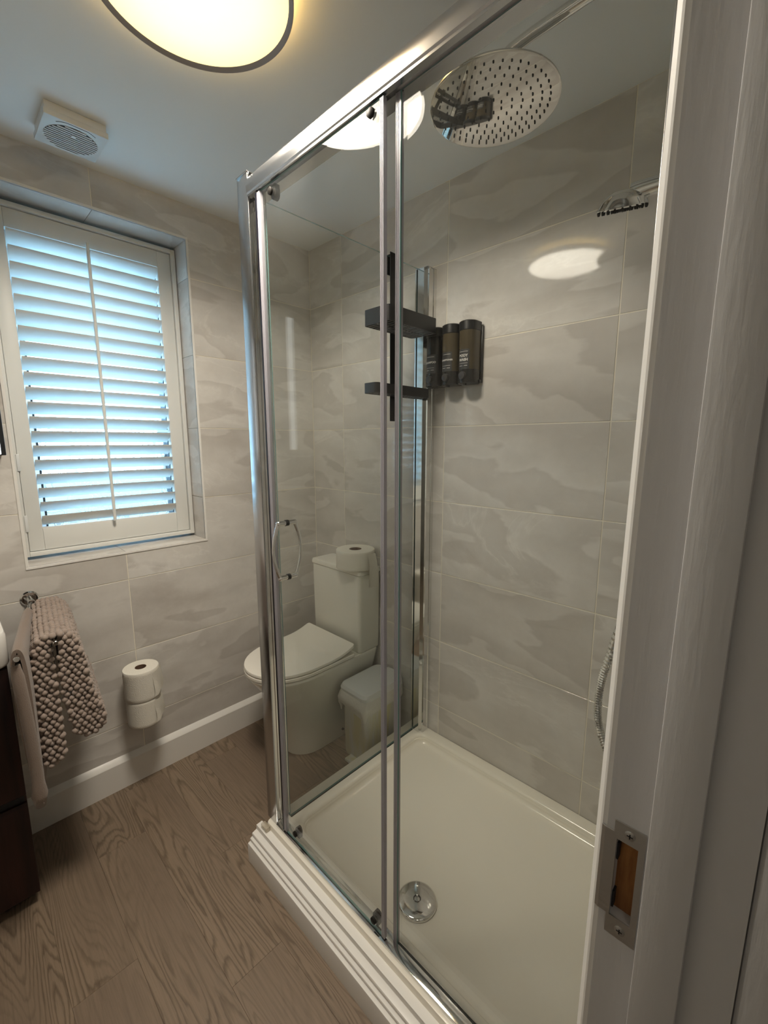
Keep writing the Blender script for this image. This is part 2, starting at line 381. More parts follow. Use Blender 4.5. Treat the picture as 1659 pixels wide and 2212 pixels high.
def room():
    # left (window) wall
    b = MB(); x0, x1 = -0.30, -0.0012
    b.box(x0, x1, ROOM_Y0-0.1, WY0-0.006, FZ, H); b.box(x0, x1, WY1+0.006, 0.1, FZ, H)
    b.box(x0, x1, WY0-0.006, WY1+0.006, FZ, WZ0-0.006); b.box(x0, x1, WY0-0.006, WY1+0.006, WZ1+0.006, H)
    wl = b.build('wall_left', M['grout'], kind='structure', smooth=False)
    tiles(wl, 'A', [-0.928+0.608*k for k in range(-3, 3)], ROWS, ROOM_Y0, 0, FZ, H, M['tile_a'], hole=(WY0, WY1, WZ0, WZ1))
    wb = MB().box(-0.006, WALL_R+0.12, 0.0012, 0.12, FZ, H).build('wall_back', M['grout'], kind='structure', smooth=False)
    tiles(wb, 'B', [0.241+0.608*k for k in range(-1, 4)], ROWS, 0, WALL_R, FZ, H, M['tile_b'])
    b = MB(); b.box(WALL_R, 1.90, -0.925, 0.006, FZ, H); b.box(WALL_R, 1.90, -1.76, -0.925, 2.02, H); b.box(WALL_R, 1.90, ROOM_Y0, -1.76, FZ, H)
    b.build('wall_right', M['tile_a'], kind='structure', smooth=False)
    MB().box(-0.006, 1.90, ROOM_Y0-0.1, ROOM_Y0, FZ, H).build('wall_front', M['tile_b'], kind='structure', smooth=False)
    b = MB(); b.box(1.90, 3.2, 0.3, 0.4, FZ, H); b.box(3.1, 3.2, -2.6, 0.3, FZ, H); b.box(1.90, 3.2, -2.7, -2.6, FZ, H)
    b.box(1.898, 1.906, -0.87, 0.3, FZ, H); b.box(1.898, 1.906, -2.6, -1.80, FZ, H); b.box(1.898, 1.906, -1.80, -0.87, 2.07, H)
    b.build('wall_hall', M['hall'], kind='structure', smooth=False)
    MB().box(-0.30, 3.2, -2.7, 0.4, H, H+0.1).build('ceiling', M['ceiling'], kind='structure', smooth=False)
    MB().box(-60, -0.4, -60, 60, -3.2, -3.0).build('ground', mat('ground_outside', rgb=(92, 98, 90), rough=0.9), kind='structure', smooth=False)
    # floor of planks running away from the door wall
    fl = MB().box(-0.30, 3.2, -2.7, 0.4, FZ-0.08, FZ-0.0015).build('floor', M['wood'], kind='structure', smooth=False)
    cache = {}; PL = 0.914
    for r in range(-12, 7):
        y0 = -1.18+0.15*r; y1 = y0+0.15
        off = {0: 0.30, -1: 0.715, 2: 0.585, 1: 0.05, 3: 0.12, -2: 0.2}.get(r, (r*0.37) % PL)
        xs = [off+PL*k for k in range(-2, 5)]
        for (a, c) in zip(xs[:-1], xs[1:]):
            a, c = max(a, 0.0), min(c, 3.1)
            if c-a < 0.02 or y1 > 0.3 or y0 < -2.6: continue
            if y1 > 0.02 and a < 1.9: continue
            hx, hy = (c-a)/2-0.00015, 0.15/2-0.00015; k = round(hx, 4)
            if k not in cache:
                e = 0.0004
                cache[k] = MB().rings([rz for rz in ([(-hx, -hy, -0.002), (hx, -hy, -0.002), (hx, hy, -0.002), (-hx, hy, -0.002)], [(-hx, -hy, -e), (hx, -hy, -e), (hx, hy, -e), (-hx, hy, -e)],
                                [(-hx+e, -hy+e, 0), (hx-e, -hy+e, 0), (hx-e, hy-e, 0), (-hx+e, hy-e, 0)])], cap0=False).mesh('plank', M['wood'], smooth=False)
            o = bpy.data.objects.new('plank', cache[k]); C.objects.link(o); o.parent = fl; o.location = ((a+c)/2, (y0+y1)/2, FZ)
    MB().prism([(0, FZ), (0.020, FZ), (0.020, 0.108), (0.017, 0.113), (0.0, 0.128)], 'Y', ROOM_Y0, 0.0).build('baseboard_left', M['white_paint'], kind='structure', ang=20)
room()

# ------------------------------------------------------------------ window, shutter
def window():
    w = struct_empty('window_1')
    d0 = -0.20
    for (v0, v1) in spans(ROWS, WZ0, WZ1):           # tiled reveal
        MB().box(d0, 0.0, WY1, WY1+0.006, v0+0.0007, v1-0.0007).build('reveal_tile', M['tile_a'], w, smooth=False)
        MB().box(d0, 0.0, WY0-0.006, WY0, v0+0.0007, v1-0.0007).build('reveal_tile', M['tile_a'], w, smooth=False)
    for (u0, u1) in ((WY0, -0.928), (-0.928, WY1)):
        MB().box(d0, 0.0, u0+0.0007, u1-0.0007, WZ1, WZ1+0.006).build('reveal_tile', M['tile_a'], w, smooth=False)
        MB().box(d0, 0.0, u0+0.0007, u1-0.0007, WZ0-0.006, WZ0).build('sill_tile', M['tile_a'], w, smooth=False)
    e = 0.009                                         # white edge trim round the opening
    for (a, b_, c, d) in ((WY0-e, WY1+e, WZ0-e, WZ0), (WY0-e, WY1+e, WZ1, WZ1+e), (WY0-e, WY0, WZ0, WZ1), (WY1, WY1+e, WZ0, WZ1)):
        MB().box(-0.004, 0.003, a, b_, c, d, 0.001, 1).build('edge_trim', M['white_paint'], w)
    X0, X1 = -0.27, -0.205; py0, py1, pz0, pz1 = -1.14, -0.662, 1.062, 2.14
    f = MB()
    for (a, b_, c, d) in ((WY0, py0-0.03, WZ0, WZ1), (py1+0.03, WY1, WZ0, WZ1), (py0-0.03, py1+0.03, WZ0, pz0-0.03), (py0-0.03, py1+0.03, pz1+0.03, WZ1)): f.box(X0, X1, a, b_, c, d)
    f.build('window_frame', M['upvc'], w, smooth=False)
    s = MB()
    for (a, b_, c, d) in ((py0-0.03, py0, pz0-0.03, pz1+0.03), (py1, py1+0.03, pz0-0.03, pz1+0.03), (py0, py1, pz0-0.03, pz0), (py0, py1, pz1, pz1+0.03)): s.box(X0+0.01, X1+0.014, a, b_, c, d, 0.003)
    sash = s.build('sash', M['upvc'], w)
    g = MB()
    for (a, b_, c, d) in ((py0, py0+0.006, pz0, pz1), (py1-0.008, py1, pz0, pz1), (py0, py1, pz0, pz0+0.006), (py0, py1, pz1-0.006, pz1)): g.box(X0+0.02, X1+0.0145, a, b_, c, d)
    g.build('gasket', M['gasket'], sash, smooth=False)
    MB().box(-0.245, -0.239, py0, py1, pz0, pz1).build('pane', M['pane'], sash, smooth=False)
    h = MB().box(-0.191, -0.178, -0.657, -0.637, 1.42, 1.47, 0.003); h.box(-0.178, -0.168, -0.72, -0.637, 1.44, 1.455, 0.004)
    h.build('window_handle', M['white_plastic'], sash)
window()
def shutter():
    t = thing('window_shutter', 'white wooden plantation shutter with tilted slats filling the window recess', 'shutter', (-0.13, -0.92, WZ0))
    X0, X1 = -0.155, -0.115; oy0, oy1, oz0, oz1 = WY0+0.003, WY1-0.003, WZ0+0.012, WZ1-0.012
    ly0, ly1, lz0, lz1 = -1.162, -0.683, 1.088, 2.112
    fw = 0.016
    f = MB()
    for (a, b, c, d) in ((oy0, oy0+fw, oz0, oz1), (oy1-fw, oy1, oz0, oz1), (oy0+fw, oy1-fw, oz0, oz0+fw), (oy0+fw, oy1-fw, oz1-fw, oz1)): f.box(X0-0.01, X1+0.008, a, b, c, d, 0.002)
    f.build('outer_frame', M['shutter'], t)
    k = fw+0.002
    MB().box(X0+0.008, X1-0.002, oy0+k, ly0, oz0+k, oz1-k, 0.002).build('stile', M['shutter'], t)
    MB().box(X0+0.008, X1-0.002, ly1, oy1-k, oz0+k, oz1-k, 0.002).build('stile', M['shutter'], t)
    MB().box(X0+0.008, X1-0.002, ly0, ly1, lz1, oz1-k, 0.002).build('rail', M['shutter'], t)
    MB().box(X0+0.008, X1-0.002, ly0, ly1, oz0+k, lz0, 0.002).build('rail', M['shutter'], t)
    n = 20; p = (lz1-lz0)/n; ph = math.radians(38); hw = 0.0335; cx = -0.133
    prof = []
    for i in range(16):
        a = 2*math.pi*i/16; u, v = hw*math.cos(a), 0.0045*math.sin(a)
        prof.append((u*math.cos(ph)-v*math.sin(ph), u*math.sin(ph)+v*math.cos(ph)))
    me = None
    for i in range(n):
        z = lz0+p*(i+0.5)
        if me is None:
            mb = MB(); mb.rings([[(cx+u, y, z+v) for u, v in prof] for y in (ly0+0.002, ly1-0.002)])
            o = mb.build('louvre', M['shutter'], t); me = o.data; zb = z
        else:
            o = bpy.data.objects.new('louvre', me); C.objects.link(o); o.parent = t; o.location = (0, 0, z-zb)
    xr = cx+hw*math.cos(ph)+0.008
    MB().tube([(xr, -0.93, lz0-0.0), (xr, -0.93, lz1+0.012)], 0.006, 10).build('tilt_rod', M['shutter'], t)
    for z in (1.08, 1.30, 1.85):
        MB().box(X1-0.004, X1+0.012, oy0+fw-0.004, oy0+fw+0.006, z, z+0.06, 0.002).build('hinge', M['white_plastic'], t)
shutter()

# ------------------------------------------------------------------ door frame (the camera stands in the doorway)
def door():
    d = struct_empty('door_1', (1.80, -0.96, 1.25))
    d.rotation_euler = (0, 0.0078, 0)
    y = -0.96; zt = 2.0
    # lining with a pocket for the strike plate
    zs0, zs1, xs0, xs1 = 0.899, 0.993, 1.7925, 1.8125
    b = MB(); xa, xb = 1.782, 1.899
    b.box(xa, xb, y, y+0.03, FZ, zs0); b.box(xa, xb, y, y+0.03, zs1, zt); b.box(xa, xs0, y, y+0.03, zs0, zs1); b.box(xs1, xb, y, y+0.03, zs0, zs1)
    b.build('lining', M['frame_paint'], d, smooth=False)
    b = MB(); b.box(xs0-0.001, xs1+0.001, y+0.012, y+0.03, zs0-0.001, zs1+0.001); b.build('lock_pocket', M['bare_wood'], d, smooth=False)
    MB().box(1.8215, 1.860, y-0.013, y, FZ, zt, 0.0012, 2).build('door_stop', M['frame_paint'], d)
    MB().box(xa, xb, -1.75, -1.72, FZ, zt).build('lining', M['frame_paint'], d, smooth=False)
    MB().box(1.8215, 1.860, -1.72, -1.707, FZ, zt, 0.0012, 2).build('door_stop', M['frame_paint'], d)
    MB().box(xa, xb, -1.72, y, zt-0.03, zt).build('lining', M['frame_paint'], d, smooth=False)
    A = [(1.7695, y+0.0085), (1.7750, y+0.0015), (1.7772, y+0.0006), (1.782, y+0.0012), (1.782, y+0.068), (1.776, y+0.068), (1.7695, y+0.058)]
    MB().prism(A, 'Z', FZ, 2.07).build('architrave', M['white_paint'], d, ang=25)
    MB().box(1.7705, 1.782, -1.79, -1.725, FZ, 2.07, 0.002).build('architrave', M['white_paint'], d)
    MB().box(1.8992, 1.955, y+0.006, y+0.075, FZ, 2.07, 0.004).build('architrave', M['frame_paint'], d)
    MB().box(1.901, 1.917, -1.79, -1.725, FZ, 2.07, 0.004).build('architrave', M['frame_paint'], d)
    # strike plate: flat plate with an opening, lip curling round the edge
    yp = y-0.0016; mb = MB(); px0, px1 = 1.7895, 1.8185; z0, z1 = 0.876, 1.014
    for (a, b_, c, e) in ((px0, px1, zs1, z1), (px0, px1, z0, zs0), (px0, xs0, zs0, zs1), (xs1, px1, zs0, zs1)): mb.box(a, b_, yp, y+0.002, c, e)
    lip = [(px0, yp), (1.781, yp-0.0002), (1.7775, yp+0.001), (1.776, yp+0.005), (1.777, yp+0.0055), (1.7785, yp+0.002), (1.781, yp+0.0013), (px0, y+0.001)]
    mb.prism(lip, 'Z', 0.899, 1.0)
    sp = mb.build('strike_plate', M['worn_steel'], d, label='worn steel plate with a lip and two screws', ang=20)
    for z in (1.004, 0.887):
        s = MB(); s.lathe((1.804, yp, z), [(0.0052, 0.0006), (0.0052, -0.0004), (0.0040, -0.0010)], 20, 'Y')
        s.box(1.804-0.0028, 1.804+0.0028, yp-0.00125, yp-0.0009, z-0.0006, z+0.0006, mi=1); s.box(1.804-0.0006, 1.804+0.0006, yp-0.00125, yp-0.0009, z-0.0028, z+0.0028, mi=1)
        s.build('screw', [M['worn_steel'], M['gasket']], sp)
    for z in (0.905, 0.965):
        MB().box(xs0, xs0+0.002, y+0.003, y+0.011, z, z+0.02).build('pocket_chip', M['gasket'], d, smooth=False)
door()

# ------------------------------------------------------------------ shower tray, plinth, enclosure
TZ, SX, FY = 0.13, 0.747, -0.738
def tray():
    t = thing('shower_tray', 'low white rectangular shower tray with rounded inner edge under the glass enclosure', 'shower tray', (1.24, -0.38, FZ))
    x0, x1, y0, y1 = 0.703, WALL_R-0.002, -0.768, -0.001; cx, cy = (x0+x1)/2, (y0+y1)/2
    ix0, ix1, iy0, iy1 = 0.775, 1.745, -0.712, -0.036; icx, icy, ihx, ihy = (ix0+ix1)/2, (iy0+iy1)/2, (ix1-ix0)/2, (iy1-iy0)/2
    hx, hy = (x1-x0)/2, (y1-y0)/2; n = 8
    R = [rrect(cx, cy, hx, hy, 0.012, FZ, n), rrect(cx, cy, hx, hy, 0.012, TZ-0.006, n), rrect(cx, cy, hx-0.002, hy-0.002, 0.012, TZ-0.001, n), rrect(cx, cy, hx-0.006, hy-0.006, 0.012, TZ, n)]
    for k in range(9):
        a = math.pi/2*k/8; o = 0.016*math.sin(a); R.append(rrect(icx, icy, ihx-o, ihy-o, 0.05-o*0.5, TZ-0.012*(1-math.cos(a)), n))
    for k in range(7):
        a = math.pi/2*k/6; o = 0.018+0.022*(1-math.cos(a)); R.append(rrect(icx, icy, ihx-o, ihy-o, 0.045, TZ-0.014-0.020*math.sin(a), n))
    R.append(rrect(icx, icy, ihx*0.5, ihy*0.5, 0.04, TZ-0.0365, n)); R.append(rrect(icx, icy, 0.06, 0.06, 0.03, TZ-0.038, n))
    MB().rings(R).build('tray_body', M['acrylic'], t, ang=40)
    c = (1.224, -0.592, TZ-0.036)
    cv = MB().lathe(c, [(0.055, -0.002), (0.057, 0.004), (0.0555, 0.008), (0.050, 0.0105), (0.030, 0.0125), (0.0112, 0.013), (0.0112, 0.0115), (0.0078, 0.0115), (0.0078, 0.0125), (0.0, 0.0128)], 56).build('drain_cover', M['chrome'], t, label='round chrome waste cover with a slotted centre', ang=50)
    r = MB()
    for k in range(3):
        a0 = math.radians(120*k+20); P = []; Q = []
        for j in range(9):
            a = a0+math.radians(88)*j/8
            P.append((c[0]+0.0108*math.cos(a), c[1]+0.0108*math.sin(a), c[2]+0.0134)); Q.append((c[0]+0.0080*math.cos(a), c[1]+0.0080*math.sin(a), c[2]+0.0134))
        r.add(P+Q, [(j, j+1, 9+j+1, 9+j) for j in range(8)])
    r.build('drain_slot', M['gasket'], cv, smooth=False)
tray()
def plinth():
    t = thing('tray_plinth', 'white stepped moulded board boxing in the front of the shower tray', 'plinth', (1.23, -0.80, FZ))
    x0, x1 = 0.676, 1.770
    prof = [(-0.7685, FZ), (-0.7685, 0.112), (-0.790, 0.111), (-0.7905, 0.096), (-0.792, 0.095), (-0.806, 0.091), (-0.8075, 0.088), (-0.807, 0.0795), (-0.8085, 0.0785), (-0.8145, 0.0765), (-0.8155, 0.074), (-0.8145, 0.067), (-0.816, 0.066), (-0.8235, 0.0635), (-0.8245, 0.060), (-0.8245, FZ)]
    MB().prism([(p[0], p[1]) for p in prof], 'X', x0, x1).build('moulded_board', M['white_paint'], t, ang=20)
    MB().box(x0+0.022, x0+0.056, -0.7855, -0.7688, 0.1125, 0.128, 0.001).build('clear_foot', M['seal_clear'], t)
plinth()
def glass_panel(name, x0, x1, y0, y1, z0, z1, parent):
    mb = MB(); t = 'x' if (x1-x0) < (y1-y0) else 'y'
    v = [(x, y, z) for x in (x0, x1) for y in (y0, y1) for z in (z0, z1)]
    F = {'x-': (0, 1, 3, 2), 'x+': (4, 6, 7, 5), 'y-': (0, 4, 5, 1), 'y+': (2, 3, 7, 6), 'z-': (0, 2, 6, 4), 'z+': (1, 5, 7, 3)}
    for k, f in F.items(): mb.add([v[i] for i in f], [(0, 1, 2, 3)], 0 if k[0] == t else 1)
    return mb.build(name, [M['glass'], M['glass_edge']], parent, smooth=False)
def ribs(x0, x1, y0, y1, z0, z1, n=3):
    m = MB(); w = (x1-x0)/n
    P = [(x0, y1)]
    for k in range(n): P += [(x0+w*k+0.0005, y0), (x0+w*(k+1)-0.0007, y0), (x0+w*(k+1)-0.0002, y0+0.0022)]
    P += [(x1, y1)]
    return m.prism(P, 'Z', z0, z1)
def enclosure():
    t = thing('shower_enclosure', 'glass shower enclosure with polished rail, corner post and fixed panels', 'shower enclosure', (1.24, -0.38, TZ))
    zt = 2.105
    # corner post: wide flat front flange and a channel facing into the opening
    p = MB(); p.box(0.690, 0.7455, -0.752, -0.746, TZ, zt, 0.0012); p.box(0.690, 0.696, -0.746, -0.700, TZ, zt, 0.001)
    p.build('corner_post', M['alu'], t)
    p = MB(); p.prism([(0.6965, -0.7455), (0.742, -0.7455), (0.742, -0.735), (0.7445, -0.735), (0.7445, -0.728), (0.742, -0.728), (0.742, -0.714), (0.7445, -0.714), (0.7445, -0.700), (0.6965, -0.700)], 'Z', TZ, 2.05)
    p.build('post_channel', M['chrome'], t, smooth=False)
    MB().box(0.688, 0.748, -0.754, -0.698, zt, zt+0.003, 0.001).build('post_cap', M['alu'], t)
    # top rail, rounded front
    prof = [(-0.700, 2.045), (-0.700, 2.098)]
    for k in range(11):
        a = math.radians(90*k/10); prof.append((-0.732-0.026*math.sin(a), 2.066+0.036*math.cos(a)))
    prof += [(-0.757, 2.055), (-0.757, 2.051), (-0.754, 2.048), (-0.754, 2.043), (-0.742, 2.043), (-0.742, 2.052), (-0.730, 2.052), (-0.730, 2.045)]
    MB().prism(prof, 'X', 0.7465, WALL_R-0.001).build('top_rail', M['alu'], t, ang=30)
    MB().box(0.7465, WALL_R-0.001, -0.756, -0.722, TZ, TZ+0.008, 0.0015).build('bottom_rail', M['chrome'], t)
    MB().box(1.719, WALL_R-0.001, -0.748, -0.722, TZ+0.008, 2.043, 0.002).build('wall_profile', M['alu'], t)
    glass_panel('fixed_pane', 1.266, 1.724, -0.731, -0.725, TZ+0.008, 2.046, t)
    ribs(1.262, 1.275, -0.734, -0.724, TZ+0.008, 2.043).build('pane_seal', M['seal'], t)
    MB().box(1.2752, 1.2765, -0.7345, -0.731, TZ+0.008, 2.043).build('pane_edge', M['glass_edge'], t, smooth=False)
    # side panel
    glass_panel('side_pane', SX, SX+0.006, -0.702, -0.036, TZ+0.004, 2.048, t)
    MB().box(SX-0.001, SX+0.007, -0.700, -0.06, TZ, TZ+0.0038).build('side_seal', M['gasket'], t, smooth=False)
    pr = [(0.757, -0.057), (0.783, -0.057), (0.783, -0.045), (0.799, -0.045), (0.799, -0.036), (0.797, -0.034), (0.797, -0.018), (0.799, -0.016), (0.799, -0.0005), (0.741, -0.0005), (0.741, -0.057), (0.7465, -0.057), (0.7465, -0.03), (0.7535, -0.03), (0.7535, -0.057)]
    MB().prism(pr, 'Z', TZ, 2.045).build('side_wall_profile', M['chrome'], t, smooth=False)
    MB().box(0.741, 0.799, -0.056, -0.0005, 2.045, 2.048, 0.0008).build('profile_cap', M['alu'], t)
enclosure()
def shower_door():
    t = thing('shower_door', 'sliding glass shower door with chrome bow handle and black rollers', 'shower door', (1.0, FY, TZ))
    gy0, gy1 = -0.749, -0.743
    glass_panel('door_pane', 0.789, 1.241, gy0, gy1, TZ+0.012, 2.042, t)
    ribs(0.7875, 0.8020, gy0-0.002, gy1+0.002, TZ+0.012, 2.040).build('leading_seal', M['seal'], t)
    MB().box(0.7815, 0.7875, gy0-0.003, gy1+0.003, TZ+0.012, 2.040).build('magnet_strip', M['seal_dark'], t, smooth=False, label='dark magnetic strip')
    ribs(1.236, 1.247, gy0-0.0015, gy1+0.0015, TZ+0.012, 2.040).build('trailing_seal', M['seal'], t)
    for x, z in ((0.853, 2.024), (1.213, 2.030), (0.853, 0.168), (1.208, 0.162)):
        s = 1 if z > 1 else -1; m = MB()
        pts = [(x-0.009, z+0.014*s), (x+0.009, z+0.014*s), (x+0.011, z-0.004*s)]+[(x+0.011*math.cos(a), z-s*(0.008+0.012*math.sin(a))) for a in [math.pi*k/8 for k in range(9)]]+[(x-0.011, z-0.004*s)]
        m.prism(pts, 'Y', gy1+0.0002, gy1+0.013)
        rl = m.build('roller', M['rubber'], t, label='dark plastic roller carrier')
        MB().lathe((x, gy0, z-0.004*s), [(0.009, 0.0), (0.009, -0.005), (0.006, -0.007), (0.0, -0.007)], 18, 'Y').build('roller_cap', M['rubber'], rl)
    # bow handles on both faces, joined by two posts
    hx, za, zb = 0.862, 1.022, 1.178; h = MB(); yo = -0.023
    for z in (za, zb): h.cyl((hx, gy0+yo, z), (hx, gy1-yo, z), 0.0075, seg=20, bev=0.001)
    for s, base in ((-1, gy0+yo), (1, gy1-yo)):
        P = [(hx, base+s*0.019*math.sin(math.pi*k/16)**0.9, za+(zb-za)*k/16) for k in range(17)]
        h.tube(P, [0.0072-0.0022*math.sin(math.pi*k/16) for k in range(17)], 14, flat=(0.9, 0.75))
        for z in (za, zb): h.sphere((hx, base, z), 0.0076, 12, 8)
    ho = h.build('handle', M['chrome'], t, label='chrome bow handle')
    w = MB()
    for z in (za, zb): w.lathe((hx, gy0, z), [(0.0088, -0.0018), (0.0088, 0.0078)], 20, 'Y')
    w.build('washer', M['black_plastic'], ho)
shower_door()

# ------------------------------------------------------------------ shower fittings
def rain_shower():
    t = thing('rain_shower', 'round polished rain shower head on a long chrome wall arm', 'shower head', (1.74, -0.52, 1.0))
    c = Vector((1.338, -0.515, 2.092)); R = 0.1315
    MB().lathe(c, [(0.0, 0.0), (R-0.004, 0.0), (R, 0.0015), (R, 0.004), (R-0.003, 0.006), (0.03, 0.012), (0.018, 0.016), (0.0, 0.016)], 72).build('head_plate', M['steel'], t, ang=40)
    nz = MB()
    for ring, cnt in ((0.018, 6), (0.038, 12), (0.058, 20), (0.078, 28), (0.096, 34), (0.112, 42)):
        for k in range(cnt):
            a = 2*math.pi*(k+0.5*(cnt % 4 == 0))/cnt; p = c+Vector((ring*math.cos(a), ring*math.sin(a), 0))
            nz.lathe(p, [(0.0021, 0.0), (0.0017, -0.0025), (0.0006, -0.003)], 6)
    nz.build('nozzles', M['rubber'], t, kind='stuff')
    P = [(1.78, -0.515, 2.178), (1.42, -0.515, 2.178), (1.385, -0.515, 2.176)]+bez((1.385, -0.515, 2.176), (1.35, -0.515, 2.174), (1.338, -0.515, 2.16), (1.338, -0.515, 2.132), 8)[1:]+[(1.338, -0.515, 2.118)]
    MB().tube(P, 0.0105, 18).build('arm', M['chrome'], t)
    MB().lathe((1.338, -0.515, 2.106), [(0.015, 0.0), (0.017, 0.006), (0.014, 0.016), (0.011, 0.02)], 24).build('swivel', M['chrome'], t)
    MB().lathe((WALL_R-0.001, -0.515, 2.178), [(0.03, 0.0), (0.03, -0.004), (0.02, -0.009), (0.012, -0.010)], 28, 'X').build('wall_flange', M['chrome'], t)
    MB().tube([(1.747, -0.52, 0.99), (1.747, -0.52, 1.95)], 0.009, 14).build('slide_rail', M['chrome'], t)
    for ya, yb in ((-0.69, -0.655), (-0.385, -0.35)): MB().cyl((1.747, ya, 0.98), (1.747, yb, 0.98), 0.024, seg=18, bev=0.003).build('valve_knob', M['chrome'], t)
    for z in (1.05, 1.93): MB().cyl((1.747, -0.52, z), (WALL_R-0.001, -0.52, z), 0.008, seg=14).build('rail_bracket', M['chrome'], t)
    m = MB(); m.cyl((1.747, -0.66, 0.98), (1.747, -0.38, 0.98), 0.021, seg=24, bev=0.003)
    for y in (-0.59, -0.45): m.cyl((1.747, y, 0.98), (WALL_R-0.001, y, 0.98), 0.014, seg=18)
    m.build('mixer_valve', M['chrome'], t)
    MB().box(1.715, 1.757, -0.536, -0.504, 1.80, 1.835, 0.005).build('handset_holder', M['chrome'], t)
rain_shower()
def hand_shower():
    t = thing('hand_shower', 'small chrome hand shower with ribbed hose beside the door frame', 'hand shower', (1.62, -0.52, 1.82))
    c = Vector((1.607, -0.52, 1.806)); r = 0.042
    T = Matrix.Translation(c) @ Vector((0, 0, -1)).rotation_difference(Vector((-0.111, 0.350, -0.84)).normalized()).to_matrix().to_4x4() @ Matrix.Translation(-c)
    def tilt(m): m.v = [tuple(T @ Vector(v)) for v in m.v]; return m
    tilt(MB().lathe(c, [(0.0, 0.001), (r-0.003, 0.0), (r, 0.002), (r-0.002, 0.0045), (r-0.008, 0.013), (r-0.016, 0.021), (r-0.026, 0.026), (0.0, 0.028)], 40)).build('spray_head', M['chrome'], t, ang=40)
    nz = MB()
    for ring, cnt in ((0.012, 6), (0.022, 12), (0.031, 16), (0.038, 20)):
        for k in range(cnt):
            a = 2*math.pi*k/cnt; nz.lathe(c+Vector((ring*math.cos(a), ring*math.sin(a), 0)), [(0.0019, 0.001), (0.0016, -0.003), (0.0006, -0.0055)], 8)
    tilt(nz).build('nozzles', M['rubber'], t, kind='stuff')
    MB().tube(bez((1.622, -0.52, 1.824), (1.655, -0.52, 1.828), (1.69, -0.52, 1.824), (1.76, -0.52, 1.815), 10), [0.016, 0.0155, 0.0145, 0.0135, 0.0125, 0.012, 0.012, 0.012, 0.012, 0.012, 0.012], 18).build('handle', M['chrome'], t)
    path = catmull([(1.765, -0.52, 1.813), (1.772, -0.53, 1.70), (1.752, -0.55, 1.45), (1.70, -0.545, 1.2), (1.655, -0.53, 1.0), (1.6365, -0.52, 0.90), (1.642, -0.52, 0.82), (1.675, -0.52, 0.755), (1.715, -0.53, 0.77), (1.742, -0.55, 0.86), (1.747, -0.56, 0.958)], 30)
    rr = [0.0062+0.0016*(1 if (i % 2) else 0) for i in range(len(path))]
    MB().tube(path, rr, 12).build('hose', M['chrome'], t, label='ribbed chrome hose', ang=15)
hand_shower()
def caddy():
    t = thing('shower_caddy', 'black two-tier hanging caddy on the side glass panel', 'shower caddy', (0.80, -0.2, 1.5))
    b = MB(); b.box(0.7545, 0.757, -0.212, -0.186, 1.478, 2.062); b.box(0.7395, 0.757, -0.212, -0.186, 2.052, 2.0545); b.box(0.7395, 0.7425, -0.212, -0.186, 1.99, 2.0545)
    b.build('hanging_strip', M['black'], t, smooth=False)
    def basket(x0, x1, y0, y1, z0, z1):
        m = MB(); n = 5; cx, cy, hx, hy = (x0+x1)/2, (y0+y1)/2, (x1-x0)/2, (y1-y0)/2
        m.rings([rrect(cx, cy, hx-0.003, hy-0.003, 0.010, z0+0.004, n), rrect(cx, cy, hx-0.003, hy-0.003, 0.010, z0, n), rrect(cx, cy, hx, hy, 0.012, z0, n), rrect(cx, cy, hx, hy, 0.012, z1, n), rrect(cx, cy, hx-0.003, hy-0.003, 0.010, z1, n), rrect(cx, cy, hx-0.003, hy-0.003, 0.010, z0+0.004, n)], cap0=False, cap1=False)
        o = m.build('basket', M['black'], t)
        g = MB(); k = int((y1-y0)/0.016)
        for i in range(1, k): y = y0+(y1-y0)*i/k; g.box(x0+0.002, x1-0.002, y-0.0035, y+0.0035, z0+0.0005, z0+0.003)
        g.box(cx-0.004, cx+0.004, y0+0.002, y1-0.002, z0, z0+0.0035); g.build('floor_slats', M['black'], o, smooth=False)
    basket(0.758, 0.878, -0.346, -0.094, 1.788, 1.838); basket(0.758, 0.822, -0.350, -0.060, 1.567, 1.601)
caddy()
def text_mesh(s, size):
    cu = bpy.data.curves.new('text', 'FONT'); cu.body = s; cu.size = size; cu.align_x = 'CENTER'; cu.align_y = 'CENTER'; cu.offset = size*0.035; cu.extrude = 0.0
    o = bpy.data.objects.new('text', cu); C.objects.link(o); bpy.context.view_layer.update()
    me = o.to_mesh(); V = [v.co.copy() for v in me.vertices]; F = [tuple(p.vertices) for p in me.polygons]; o.to_mesh_clear()
    bpy.data.objects.remove(o); bpy.data.curves.remove(cu); return V, F
